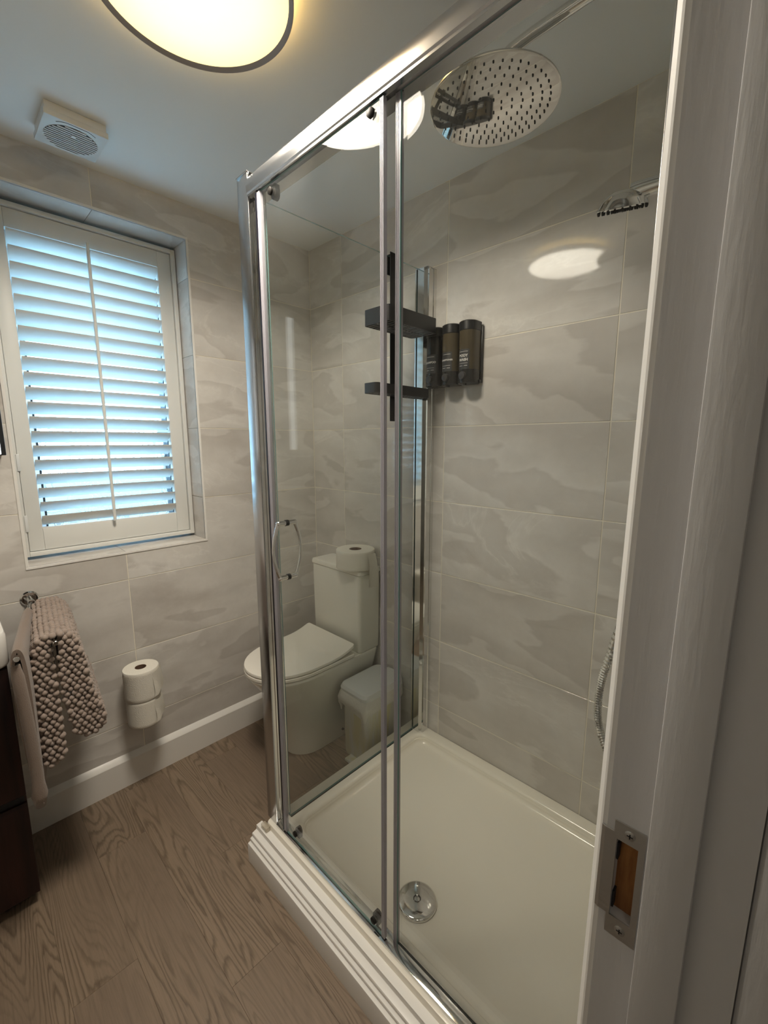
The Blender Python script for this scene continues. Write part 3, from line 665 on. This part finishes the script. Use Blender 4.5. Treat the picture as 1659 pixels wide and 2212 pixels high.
def dispensers():
    br = thing('dispenser_bracket', 'slim black wall bracket behind the three soap dispensers', 'bracket', (0.9, -0.004, 1.6))
    MB().box(0.787, 1.016, -0.012, -0.0005, 1.612, 1.808, 0.002).build('back_plate', M['black_plastic'], br)
    MB().box(0.787, 1.016, -0.020, -0.012, 1.612, 1.622, 0.002).build('ledge', M['black_plastic'], br)
    specs = [(0.829, 'smoke_dark', ['SHAMPOO'], 'black dispenser lettered SHAMPOO, nearly empty, next to the glass'),
             (0.903, 'smoke', ['CONDITIONER'], 'middle dispenser with amber contents and CONDITIONER label'),
             (0.977, 'smoke', ['BODY', 'WASH'], 'rightmost amber dispenser with BODY WASH label')]
    for cx, mk, words, lab in specs:
        t = thing('soap_dispenser', lab, 'soap dispenser', (cx, -0.04, 1.61), 'soap dispensers on the shower wall')
        z0, z1 = 1.607, 1.800
        def D(h, z, d=0.0):
            return [(cx-h+d, -0.013, z)]+[(cx+(h-d)*math.cos(a), -0.040-(h-d)*math.sin(a)*0.92, z) for a in [math.pi-math.pi*k/24 for k in range(25)]]+[(cx+h-d, -0.013, z)]
        MB().rings([D(0.0335, 1.655), D(0.0335, z1)]).build('reservoir', M[mk], t)
        MB().rings([D(0.033, z0, 0.003), D(0.0345, z0+0.003), D(0.0345, 1.6555)]).build('pump_base', M['smoke_dark'], t)
        MB().rings([D(0.0335, z1-0.012), D(0.0352, z1-0.010), D(0.0352, z1+0.018), D(0.0345, z1+0.021, 0.003)]).build('cap', M['black_plastic'], t)
        yb = -0.0735
        MB().lathe((cx, yb+0.004, 1.634), [(0.0135, 0.0), (0.0135, -0.008), (0.012, -0.011), (0.0, -0.013)], 30, 'Y').build('push_button', M['button'], t)
        MB().cyl((cx, -0.055, z0), (cx, -0.055, z0-0.006), 0.006, seg=14).build('spout', M['black_plastic'], t)
        # label wrapped on the front
        def on(u, z, d=0.0):
            h = 0.0338+d; a = math.pi/2-u/0.0335; return (cx+h*math.cos(a), -0.040-h*math.sin(a)*0.92, z)
        W, za, zb = 0.0225, 1.654, 1.7235; m = MB(); n = 14
        m.rings([[on(-W+2*W*k/n, z, d) for k in range(n+1)] for z, d in ((za, 0.0), (za, 0.0005), (zb, 0.0005), (zb, 0.0))], closed=False, cap0=False, cap1=False)
        lb = m.build('label_sticker', M['label'], t)
        k = MB()
        def flat(V, F, cz):
            k.add([on(v.x, cz+v.y, 0.0009) for v in V], F)
        def bar(u0, u1, z, hgt):
            q = 8; k.rings([[on(u0+(u1-u0)*j/q, zz, 0.0009) for j in range(q+1)] for zz in (z-hgt/2, z+hgt/2)], closed=False, cap0=False, cap1=False)
        if len(words) == 2:
            for wd, cz in zip(words, (1.7015, 1.6875)): flat(*text_mesh(wd, 0.0122), cz)
        else: flat(*text_mesh(words[0], 0.0098 if len(words[0]) < 9 else 0.0074), 1.6955)
        bar(-0.017, 0.017, 1.7155, 0.0011); bar(-0.017, 0.017, 1.676, 0.0009)
        for u0, u1 in ((-0.016, -0.004), (0.004, 0.016)): bar(u0, u1, 1.6675, 0.0014)
        bar(-0.001, 0.001, 1.6675, 0.0006)
        k.build('lettering', M['ink'], lb, smooth=False)
dispensers()

# ------------------------------------------------------------------ ceiling lamp, fan
def lamp():
    c = Vector((0.905, -0.944, 0)); R = 0.196; zb = 2.292
    t = thing('ceiling_lamp', 'large round glowing ceiling lamp with a thin grey rim', 'ceiling lamp', (c.x, c.y, H))
    MB().lathe(c, [(R-0.012, zb+0.008), (R-0.002, zb+0.0005), (R+0.001, zb), (R+0.0015, zb+0.014), (R-0.002, zb+0.02), (R-0.012, zb+0.02)], 96, cap0=False, cap1=False).build('rim', M['lamp_rim'], t)
    MB().lathe(c, [(0.0, zb+0.004), (R-0.06, zb+0.0042), (R-0.003, zb+0.006), (R-0.003, zb+0.012), (0.0, zb+0.012)], 96, cap0=False, cap1=False).build('diffuser', M['diffuser'], t)
    MB().lathe(c, [(R-0.05, zb+0.020), (R-0.02, zb+0.020), (R-0.03, H-0.008), (R-0.06, H-0.008)], 72, cap0=False, cap1=False).build('backlight_ring', M['halo'], t, label='warm backlit ring behind the rim')
    MB().lathe(c, [(0.0, zb+0.013), (R-0.05, zb+0.013), (R-0.055, H-0.0005), (0.0, H-0.0005)], 48, cap0=False, cap1=False).build('ceiling_plate', M['white_plastic'], t)
    l = bpy.data.lights.new('lamp_light', 'AREA'); l.shape = 'DISK'; l.size = 2*(R-0.01); l.color = (1.0, 0.90, 0.755); l.energy = LAMP_E; l.spread = math.radians(158)
    o = bpy.data.objects.new('lamp_light', l); C.objects.link(o); o.location = (0, 0, zb-0.003-H); o.parent = t
lamp()
def hall_fill():  # fill light added out of view in the hall to lift the room
    t = thing('hall_fill', 'round fill light added in the hallway, out of view behind the camera', 'ceiling lamp', (2.5, -2.0, H))
    MB().lathe((2.5, -2.0, H), [(0.0, -0.045), (0.15, -0.045), (0.17, -0.03), (0.17, -0.0005), (0.0, -0.0005)], 48, cap0=False, cap1=False).build('fill_shell', M['diffuser'], t)
    l = bpy.data.lights.new('hall_fill_light', 'AREA'); l.shape = 'DISK'; l.size = 0.3; l.color = (1.0, 0.93, 0.84); l.energy = HALL_FILL_E
    o = bpy.data.objects.new('hall_fill_light', l); C.objects.link(o); o.location = (0, 0, -0.05); o.parent = t
hall_fill()
def fan():
    x0, x1, y0, y1, z = 0.118, 0.276, -1.094, -0.936, 2.298
    t = thing('extractor_fan', 'square white extractor fan with round slatted grille on the ceiling', 'extractor fan', ((x0+x1)/2, (y0+y1)/2, H))
    MB().box(x0+0.004, x1-0.004, y0+0.004, y1-0.004, z+0.018, H-0.0005, 0.001).build('housing', M['white_plastic'], t)
    MB().box(x0, x1, y0, y1, z, z+0.0175, 0.003).build('cover', M['white_plastic'], t)
    c = Vector(((x0+x1)/2-0.004, (y0+y1)/2, z)); r = 0.066
    MB().lathe(c, [(0.0, -0.0006), (r, -0.0006), (r, 0.002)], 48, cap1=False).build('grille_shade_disc', M['recess_shade'], t)  # flat dark disc, slightly proud; the recess's shade is put into its colour
    for i in range(13):
        x = -0.061+0.1220*i/12; hy = math.sqrt(max(r*r-x*x, 0))+0.001
        MB().box(c.x+x-0.0026, c.x+x+0.0026, c.y-hy, c.y+hy, z-0.0026, z-0.0004, 0.0006, 1).build('grille_slat', M['white_plastic'], t)
    MB().lathe(c+Vector((0.03, 0, 0)), [(0.006, -0.0004), (0.006, -0.0045), (0.0, -0.0045)], 20).build('grille_boss', M['white_plastic'], t)
    P = [Vector((c.x+0.082*math.cos(a), c.y+0.082*math.sin(a)*0.95, z-0.0003)) for a in [math.radians(-38+76*k/16) for k in range(17)]]
    MB().tube([p for p in P if p.x < x1-0.004], 0.0007, 6).build('cover_groove', M['recess_shade'], t)
fan()

# ------------------------------------------------------------------ toilet and bin
def toilet():
    cx = 0.318; DZ = 0.015
    t = thing('toilet', 'white close-coupled toilet with its lid down, between window wall and shower', 'toilet', (cx, -0.3, FZ))
    def D(a, yf, yb, z, n=24, rb=0.03):
        ys = yf+a*1.28; P = []
        for k in range(n+1):
            an = math.pi*k/n; P.append((cx+a*math.cos(an), ys-(ys-yf)*math.sin(an)**0.92, z))
        P += [(cx-a, yb-rb, z)]+[(cx-a+rb*(1-math.cos(q)), yb-rb+rb*math.sin(q), z) for q in (math.pi/6, math.pi/3, math.pi/2)]
        P += [(cx+a-rb*(1-math.cos(q)), yb-rb+rb*math.sin(q), z) for q in (math.pi/2, math.pi/3, math.pi/6)]+[(cx+a, yb-rb, z)]
        return P
    L = [(0.098, -0.425, FZ), (0.100, -0.428, 0.02), (0.105, -0.435, 0.08), (0.116, -0.450, 0.16), (0.134, -0.482, 0.24), (0.154, -0.527, 0.31), (0.168, -0.562, 0.36), (0.1765, -0.588, 0.392), (0.1785, -0.595, 0.403), (0.176, -0.592, 0.409)]; L = [(a, yf-0.008, z+DZ*(z+0.02)/0.43) for a, yf, z in L]
    MB().rings([D(a, yf, -0.012, z) for a, yf, z in L]).build('pan', M['ceramic'], t, ang=50)
    y_h = -0.168
    def seat_shape(a, yf, z): return D(a, yf-0.008, y_h, z+DZ, rb=0.012)
    MB().rings([seat_shape(0.176, -0.592, 0.411), seat_shape(0.180, -0.598, 0.414), seat_shape(0.180, -0.598, 0.424), seat_shape(0.176, -0.594, 0.427)]).build('seat_ring', M['seat'], t)
    # lid: thin shell sweeping up towards the hinge
    def lift(P, extra): return [(x, y, z+DZ+extra+0.030*max(0.0, min(1.0, (y+0.31)/0.142))**2) for x, y, z in P]
    base = []
    def grid_ring(a, yf, z):
        P = [(x, y, 0.0) for x, y, _ in seat_shape(a, yf, z)]; out = []
        for i in range(len(P)):
            p, q = Vector(P[i]), Vector(P[(i+1) % len(P)]); m = max(1, int((q-p).length/0.03))
            out += [tuple(p.lerp(q, k/m)) for k in range(m)]
        return out
    n0 = grid_ring(0.178, -0.597, 0.0)
    def ring(sc, z):
        yc = -0.36; return lift([(cx+(x-cx)*sc, yc+(y-yc)*sc, z) for x, y, _ in n0], 0)
    MB().rings([ring(0.98, 0.429), ring(1.0, 0.431), ring(1.004, 0.437), ring(0.994, 0.4425), ring(0.93, 0.4435), ring(0.7, 0.4435), ring(0.4, 0.4435), ring(0.1, 0.4435)]).build('lid', M['seat'], t, ang=50)
    for sx in (-0.08, 0.08): MB().box(cx+sx-0.02, cx+sx+0.02, -0.1675, -0.145, 0.426, 0.452, 0.006).build('hinge', M['seat'], t)
    def rr(hx, hy, z, r=0.016): return rrect(cx+0.004, -0.0725, hx, hy+0.0105, r, z+0.0165, 8)
    MB().rings([rr(0.170, 0.054, 0.410), rr(0.172, 0.056, 0.415), rr(0.176, 0.058, 0.70), rr(0.176, 0.058, 0.783)]).build('cistern', M['ceramic'], t, ang=40)
    MB().rings([rr(0.172, 0.055, 0.784), rr(0.181, 0.061, 0.786), rr(0.182, 0.0615, 0.798), rr(0.179, 0.059, 0.806), rr(0.168, 0.05, 0.808)]).build('cistern_lid', M['ceramic'], t, ang=50)
    MB().lathe((cx+0.104, -0.19, 0.035), [(0.006, 0.0), (0.006, 0.005), (0.0, 0.006)], 14, 'X').build('fixing_cap', M['gasket'], t)
toilet()
def loo_roll(name, label, c, r, h, group=None, rc=0.0205):
    t = thing(name, label, 'toilet roll', c, group)
    pr = [(rc, 0.0), (r-0.002, 0.0), (r, 0.003)]+[(r-0.0006*(k % 2), 0.003+(h-0.006)*k/10) for k in range(1, 10)]+[(r, h-0.003), (r-0.002, h), (rc, h)]
    MB().lathe(c, pr, 64, cap0=False, cap1=False).build('paper', M['paper'], t, ang=50)
    MB().lathe(c, [(rc-0.0018, 0.0005), (rc, 0.0005), (rc, h-0.0005), (rc-0.0018, h-0.0005), (rc-0.0018, 0.0005)], 32, cap0=False, cap1=False).build('core', M['card'], t)
    return t
def loose_sheet(t, pts, wv):
    R = []
    for i, p in enumerate(pts):
        R.append([Vector(p)+Vector(wv)*s+Vector((0.002, 0.002, 0))*math.sin(i*1.3+s*5) for s in [k/8 for k in range(9)]])
    mb = MB(); th = Vector((0.0012, -0.0008, 0))
    mb.rings([R[i] for i in range(len(R))], closed=False, cap0=False, cap1=False); mb.rings([[p+th for p in R[i]] for i in range(len(R))], closed=False, cap0=False, cap1=False)
    mb.build('loose_sheet', M['paper'], t, ang=70)
def rolls():
    c = (0.425, -0.096, 0.825)
    t = loo_roll('toilet_roll', 'wide toilet roll lying flat on top of the cistern lid', c, 0.090, 0.086, rc=0.029)
    a = math.radians(2); p = Vector((c[0]+0.0915*math.cos(a), c[1]+0.0915*math.sin(a)-0.012, 0.905))
    loose_sheet(t, [p, p+Vector((0.012, -0.006, -0.035)), p+Vector((0.022, -0.012, -0.09)), p+Vector((0.024, -0.014, -0.15))], (-0.008, 0.062, -0.010))
    hx, hy = 0.090, -0.940
    h = thing('toilet_roll_holder', 'chrome upright toilet roll holder on the window wall', 'toilet roll holder', (0, hy, 0.27))
    MB().tube(catmull([(0.004, hy, 0.268), (0.04, hy, 0.268), (hx, hy, 0.272), (hx, hy, 0.282)], 4)+[Vector((hx, hy, 0.49))], 0.007, 14).build('spindle', M['chrome'], h)
    MB().lathe((0.0005, hy, 0.268), [(0.022, 0.0), (0.022, 0.005), (0.012, 0.009)], 28, 'X').build('wall_rose', M['chrome'], h)
    MB().lathe((hx, hy, 0.272), [(0.008, 0.0), (0.020, 0.020), (0.024, 0.024), (0.0, 0.0245)], 28).build('rest_disc', M['chrome'], h)
    t1 = loo_roll('toilet_roll', 'lower of the two toilet rolls stacked on the wall holder', (hx, hy, 0.297), 0.062, 0.108, 'rolls on the wall holder')
    t2 = loo_roll('toilet_roll', 'upper of the two toilet rolls stacked on the wall holder', (hx, hy, 0.4058), 0.064, 0.120, 'rolls on the wall holder')
    for t, z, hh, r in ((t1, 0.302, 0.09, 0.0625), (t2, 0.412, 0.10, 0.0645)):
        P = []
        for k in range(6):
            a = math.radians(22+9*k); rr_ = r+0.0012+0.0014*k; P.append((hx+rr_*math.cos(a), hy+rr_*math.sin(a), z+0.004*k))
        loose_sheet(t, P, (0, 0, hh))
rolls()
def bin_():
    t = thing('waste_bin', 'slim white lidded bin with a crumpled liner beside the toilet', 'bin', (0.593, -0.14, FZ))
    cy0, cy1 = -0.270, -0.030
    def R(x0, x1, y0, y1, z, r=0.022): return rrect((x0+x1)/2, (y0+y1)/2, (x1-x0)/2, (y1-y0)/2, r, z, 6)
    MB().rings([R(0.507, 0.650, -0.250, -0.046, FZ), R(0.504, 0.653, -0.253, -0.043, FZ+0.01), R(0.510, 0.668, -0.263, -0.034, 0.290), R(0.507, 0.671, -0.266, -0.031, 0.295), R(0.507, 0.671, -0.266, -0.031, 0.325)]).build('bin_body', M['bin'], t)
    lid = [R(0.500, 0.678, -0.275, -0.026, 0.313, 0.03), R(0.499, 0.679, -0.277, -0.025, 0.330, 0.03), R(0.504, 0.674, -0.270, -0.030, 0.343, 0.03), R(0.518, 0.660, -0.24, -0.04, 0.347, 0.025)]
    MB().rings(lid).build('bin_lid', M['white_plastic'], t)
    MB().box(0.553, 0.625, -0.026, -0.006, 0.310, 0.337, 0.004).build('lid_hinge', M['white_plastic'], t)
    rnd = random.Random(3); rings = []
    base = R(0.507, 0.671, -0.266, -0.031, 0, 0.024); N = len(base)
    for i, z in enumerate((0.321, 0.310, 0.294, 0.275, 0.258)):
        r_ = []
        for j, (x, y, _) in enumerate(base):
            d = Vector((x-0.589, y+0.148, 0)).normalized(); front = max(0.0, min(1.0, (-y-0.02)/0.2)); w = (0.004, 0.010, 0.015, 0.013, 0.007)[i]*(0.5+front)+rnd.uniform(-0.004, 0.004)
            r_.append((x+d.x*w, y+d.y*w, z-(0.0, 0.002, 0.012, 0.026, 0.040)[i]*front*(0.6+0.6*math.sin(j*0.9))+rnd.uniform(-0.002, 0.002)))
        rings.append(r_)
    MB().rings(rings, cap0=False, cap1=False).build('bin_liner', M['liner'], t, label='crumpled translucent bin liner', ang=80)
    MB().box(0.553, 0.618, -0.290, -0.245, FZ, FZ+0.014, 0.003).build('pedal', M['bin'], t)
bin_()

# ------------------------------------------------------------------ vanity corner
def vanity():
    xf, y1, y0 = 0.338, -1.338, -1.96
    t = thing('vanity_unit', 'dark wood vanity cabinet with two drawers at the left edge', 'cabinet', (0.17, -1.65, FZ))
    MB().box(0.001, xf-0.020, y0, y1+0.002, 0.03, 0.782, 0.002).build('carcass', M['vanity'], t)
    MB().box(0.02, xf-0.045, y0+0.03, y1-0.012, FZ, 0.0298).build('kickboard', M['gasket'], t, smooth=False)
    def front(name, z0, z1, top_cut):
        pr = [(xf-0.0195, z0), (xf-0.004, z0), (xf, z0+0.004), (xf, z1-top_cut*1.6), (xf-0.004, z1-top_cut*0.5), (xf-0.012, z1), (xf-0.0195, z1)]
        m = MB(); m.prism(pr, 'Y', y0, y1); return m.build(name, M['vanity'], t, ang=20)
    front('drawer', 0.032, 0.338, 0.014); front('drawer', 0.368, 0.775, 0.010)
    MB().box(xf-0.030, xf-0.0198, y0+0.004, y1-0.004, 0.339, 0.367).build('finger_rail', M['gasket'], t, smooth=False)
    b = thing('wash_basin', 'white ceramic basin top on the dark vanity cabinet', 'basin', (0.18, -1.65, 0.782))
    cx, cy, hx, hy = 0.179, -1.648, 0.178, 0.318
    R = [rrect(cx, cy, hx-0.004, hy-0.004, 0.03, 0.7825), rrect(cx, cy, hx, hy, 0.032, 0.790), rrect(cx, cy, hx, hy, 0.032, 0.872), rrect(cx, cy, hx-0.003, hy-0.003, 0.03, 0.880), rrect(cx, cy, hx-0.018, hy-0.018, 0.03, 0.880),
         rrect(cx, cy, hx-0.024, hy-0.024, 0.03, 0.872), rrect(cx, cy, hx-0.05, hy-0.06, 0.05, 0.82), rrect(cx, cy, 0.05, 0.1, 0.04, 0.805)]
    MB().rings(R).build('bowl', M['basin'], b, ang=40)
    m = MB(); m.tube(bez((0.05, -1.65, 0.88), (0.05, -1.65, 1.0), (0.06, -1.65, 1.01), (0.16, -1.65, 0.98), 12), 0.012, 14); m.build('tap', M['chrome'], b)
    c = thing('mirror_cabinet', 'black-sided mirror cabinet at the left edge above the basin', 'mirror cabinet', (0.06, -1.5, 1.36))
    MB().box(0.001, 0.115, -1.75, -1.256, 1.362, 1.965, 0.002).build('cabinet_body', M['black'], c)
    MB().box(0.1152, 0.121, -1.75, -1.30, 1.362, 1.965).build('mirror_door', M['mirror'], c, smooth=False)
    MB().box(0.1152, 0.123, -1.298, -1.268, 1.365, 1.962, 0.002).build('light_strip', M['strip'], c)
vanity()
def towel_rail():
    z, y = 0.866, -1.238
    t = thing('towel_rail', 'chrome wall towel rail with two swing arms under the window', 'towel rail', (0, y, z))
    MB().lathe((0.0005, y, z), [(0.0255, 0.0), (0.0255, 0.004), (0.022, 0.008), (0.012, 0.009)], 36, 'X').build('wall_rose', M['chrome'], t)
    MB().cyl((0.006, y, z-0.004), (0.042, y, z-0.004), 0.0105, seg=20, bev=0.002).build('pivot', M['chrome'], t)
    MB().cyl((0.036, y+0.002, z-0.012), (0.452, -1.237, 0.8515), 0.0062, seg=16, bev=0.001).build('swing_arm', M['chrome'], t)
    MB().cyl((0.036, y-0.004, z-0.013), (0.478, -1.3245, 0.846), 0.0072, seg=16, bev=0.001).build('swing_arm', M['chrome'], t)
towel_rail()
def offset_path(P, th):
    P = [Vector((a, b)) for a, b in P]; L = []; Rr = []
    for i, p in enumerate(P):
        d = (P[min(i+1, len(P)-1)]-P[max(i-1, 0)]).normalized(); n = Vector((-d.y, d.x)); L.append(p+n*th/2); Rr.append(p-n*th/2)
    return L, Rr, P
def inside(p, poly):
    c = False; n = len(poly)
    for i in range(n):
        (x0, y0), (x1, y1) = poly[i], poly[(i+1) % n]
        if (y0 > p[1]) != (y1 > p[1]) and p[0] < (x1-x0)*(p[1]-y0)/(y1-y0)+x0: c = not c
    return c
def bobble_mat():
    yc, zc = -1.237, 0.842; x0, x1 = 0.062, 0.424
    t = thing('bobble_mat', 'taupe bobble bath mat folded over the towel rail', 'bath mat', (0.25, yc, 0.6))
    outer = [(-.006, -.345), (-.035, -.360), (-.054, -.345), (-.058, -.25), (-.057, -.12), (-.050, -.03), (-.040, .010), (-.018, .026), (.008, .026), (.032, .016), (.050, -.010), (.060, -.06), (.070, -.13), (.082, -.20), (.098, -.265), (.092, -.300), (.054, -.312), (.022, -.285)]
    inner = [(.007, -.20), (.005, -.10), (.0078, -.004), (.0078, .0175), (-.0078, .0175), (-.0078, -.004), (-.004, -.12), (-.003, -.24)]
    O = [(yc+v.x, zc+v.y) for v in catmull([(a, b, 0) for a, b in outer], 10)]; I = [(yc+a, zc+b) for a, b in inner]
    poly = O+I; mb = MB(); mb.prism([(a, b) for a, b in poly], 'X', x0, x1-0.004)
    def skew(m): m.v = [(x, y+0.11*(x1-x), z) for x, y, z in m.v]; return m   # the fold is nearer the shower at the wall end
    skew(mb)
    mb.build('mat_backing', M['bobble'], t, ang=60)
    bm = bmesh.new(); bmesh.ops.create_icosphere(bm, subdivisions=2, radius=1.0); bm.verts.index_update()
    SV = [v.co.copy() for v in bm.verts]; SF = [tuple(v.index for v in f.verts) for f in bm.faces]; bm.free()
    rnd = random.Random(11); out = MB()
    def put(c, d, r, sq=1.0):
        d = Vector(d).normalized(); q = d.to_track_quat('Z', 'Y'); j = Vector((rnd.uniform(-.0015, .0015) for _ in range(3)))
        w = (1.0+rnd.uniform(-.10, .10))*r
        out.add([Vector(c)+j+q @ Vector((v.x*w*sq, v.y*w, v.z*w*1.15)) for v in SV], SF)
    # rows along the outer surface
    V = [Vector(p) for p in O]; acc = 0.0; sp = 0.0132; row = 0
    for i in range(1, len(V)):
        acc += (V[i]-V[i-1]).length
        if acc < sp: continue
        acc -= sp; row += 1; d = (V[i]-V[i-1]).normalized(); n = Vector((-d.y, d.x))
        if inside(tuple(V[i]+n*0.002), poly): n = -n
        x = x1-0.004-(0.0077 if row % 2 else 0.0)
        while x > x0-0.004:
            c = V[i]-n*0.001; put((x, c.x, c.y), (0, n.x, n.y), 0.0079); x -= 0.0154
    # tufts crowding the near edge
    r = 0; z = zc-0.36
    while z < zc+0.03:
        y = yc-0.075+(0.0082 if r % 2 else 0.0)
        while y < yc+0.12:
            if inside((y, z), poly): put((x1-0.001, y, z), (1, rnd.uniform(-.15, .15), -0.25), 0.0085)
            y += 0.0164
        z += 0.0132; r += 1
    skew(out).build('bobbles', M['bobble'], t, kind='stuff', label='round chenille tufts', ang=180)
bobble_mat()
def plain_towel():
    a0, a1 = Vector((0.036, -1.242)), Vector((0.478, -1.3245)); d = (a1-a0).normalized(); nrm = Vector((-d.y, d.x))   # nrm points to +Y side
    t = thing('bath_towel', 'plain taupe towel hanging over the left swing arm beside the vanity', 'towel', (0.25, -1.28, 0.6))
    zc = 0.854; s0, s1 = 0.075, 0.432; o = 0.010; N = 26
    def section(s):
        f = (s-s0)/(s1-s0); w = 0.003*math.sin(f*7)
        ctrl = [(-o+0.016+w, zc-0.455), (-o+0.006+w, zc-0.36), (-o-0.002, zc-0.20), (-o-0.003, zc-0.07), (-o*0.9, zc-0.012), (0.0, zc+0.008), (o*0.95, zc-0.012), (o+0.004, zc-0.09), (o+0.002+w, zc-0.22), (o-0.001+w, zc-0.40)]
        return [(v.x, v.y) for v in catmull([(a, b, 0) for a, b in ctrl], 4)]
    R = []; K = 12
    for k in range(K+1):
        s = s0+(s1-s0)*k/K; Lp, Rp, Cp = offset_path(section(s), 0.015 if 0 < k < K else 0.009)
        ring = []
        for b in list(Lp)+list(reversed(Rp)):
            xy = a0+d*s+nrm*b.x; zz = b.y-0.02*(s/0.44)*0
            ring.append((xy.x, xy.y, zz))
        R.append(ring)
    MB().rings(R).build('towel_cloth', M['towel'], t, ang=80)
    # rolled front hem of the outer fold
    P = []
    for k in range(13):
        z = zc-0.03-0.425*k/12; b = -0.012+0.012*math.sin(k/12*2.0)+0.006; xy = a0+d*(s1-0.002)+nrm*b; P.append((xy.x, xy.y, z))
    MB().tube(P, [0.010]+[0.0145]*10+[0.019, 0.012], 14).build('folded_edge', M['towel'], t, ang=80)
plain_towel()
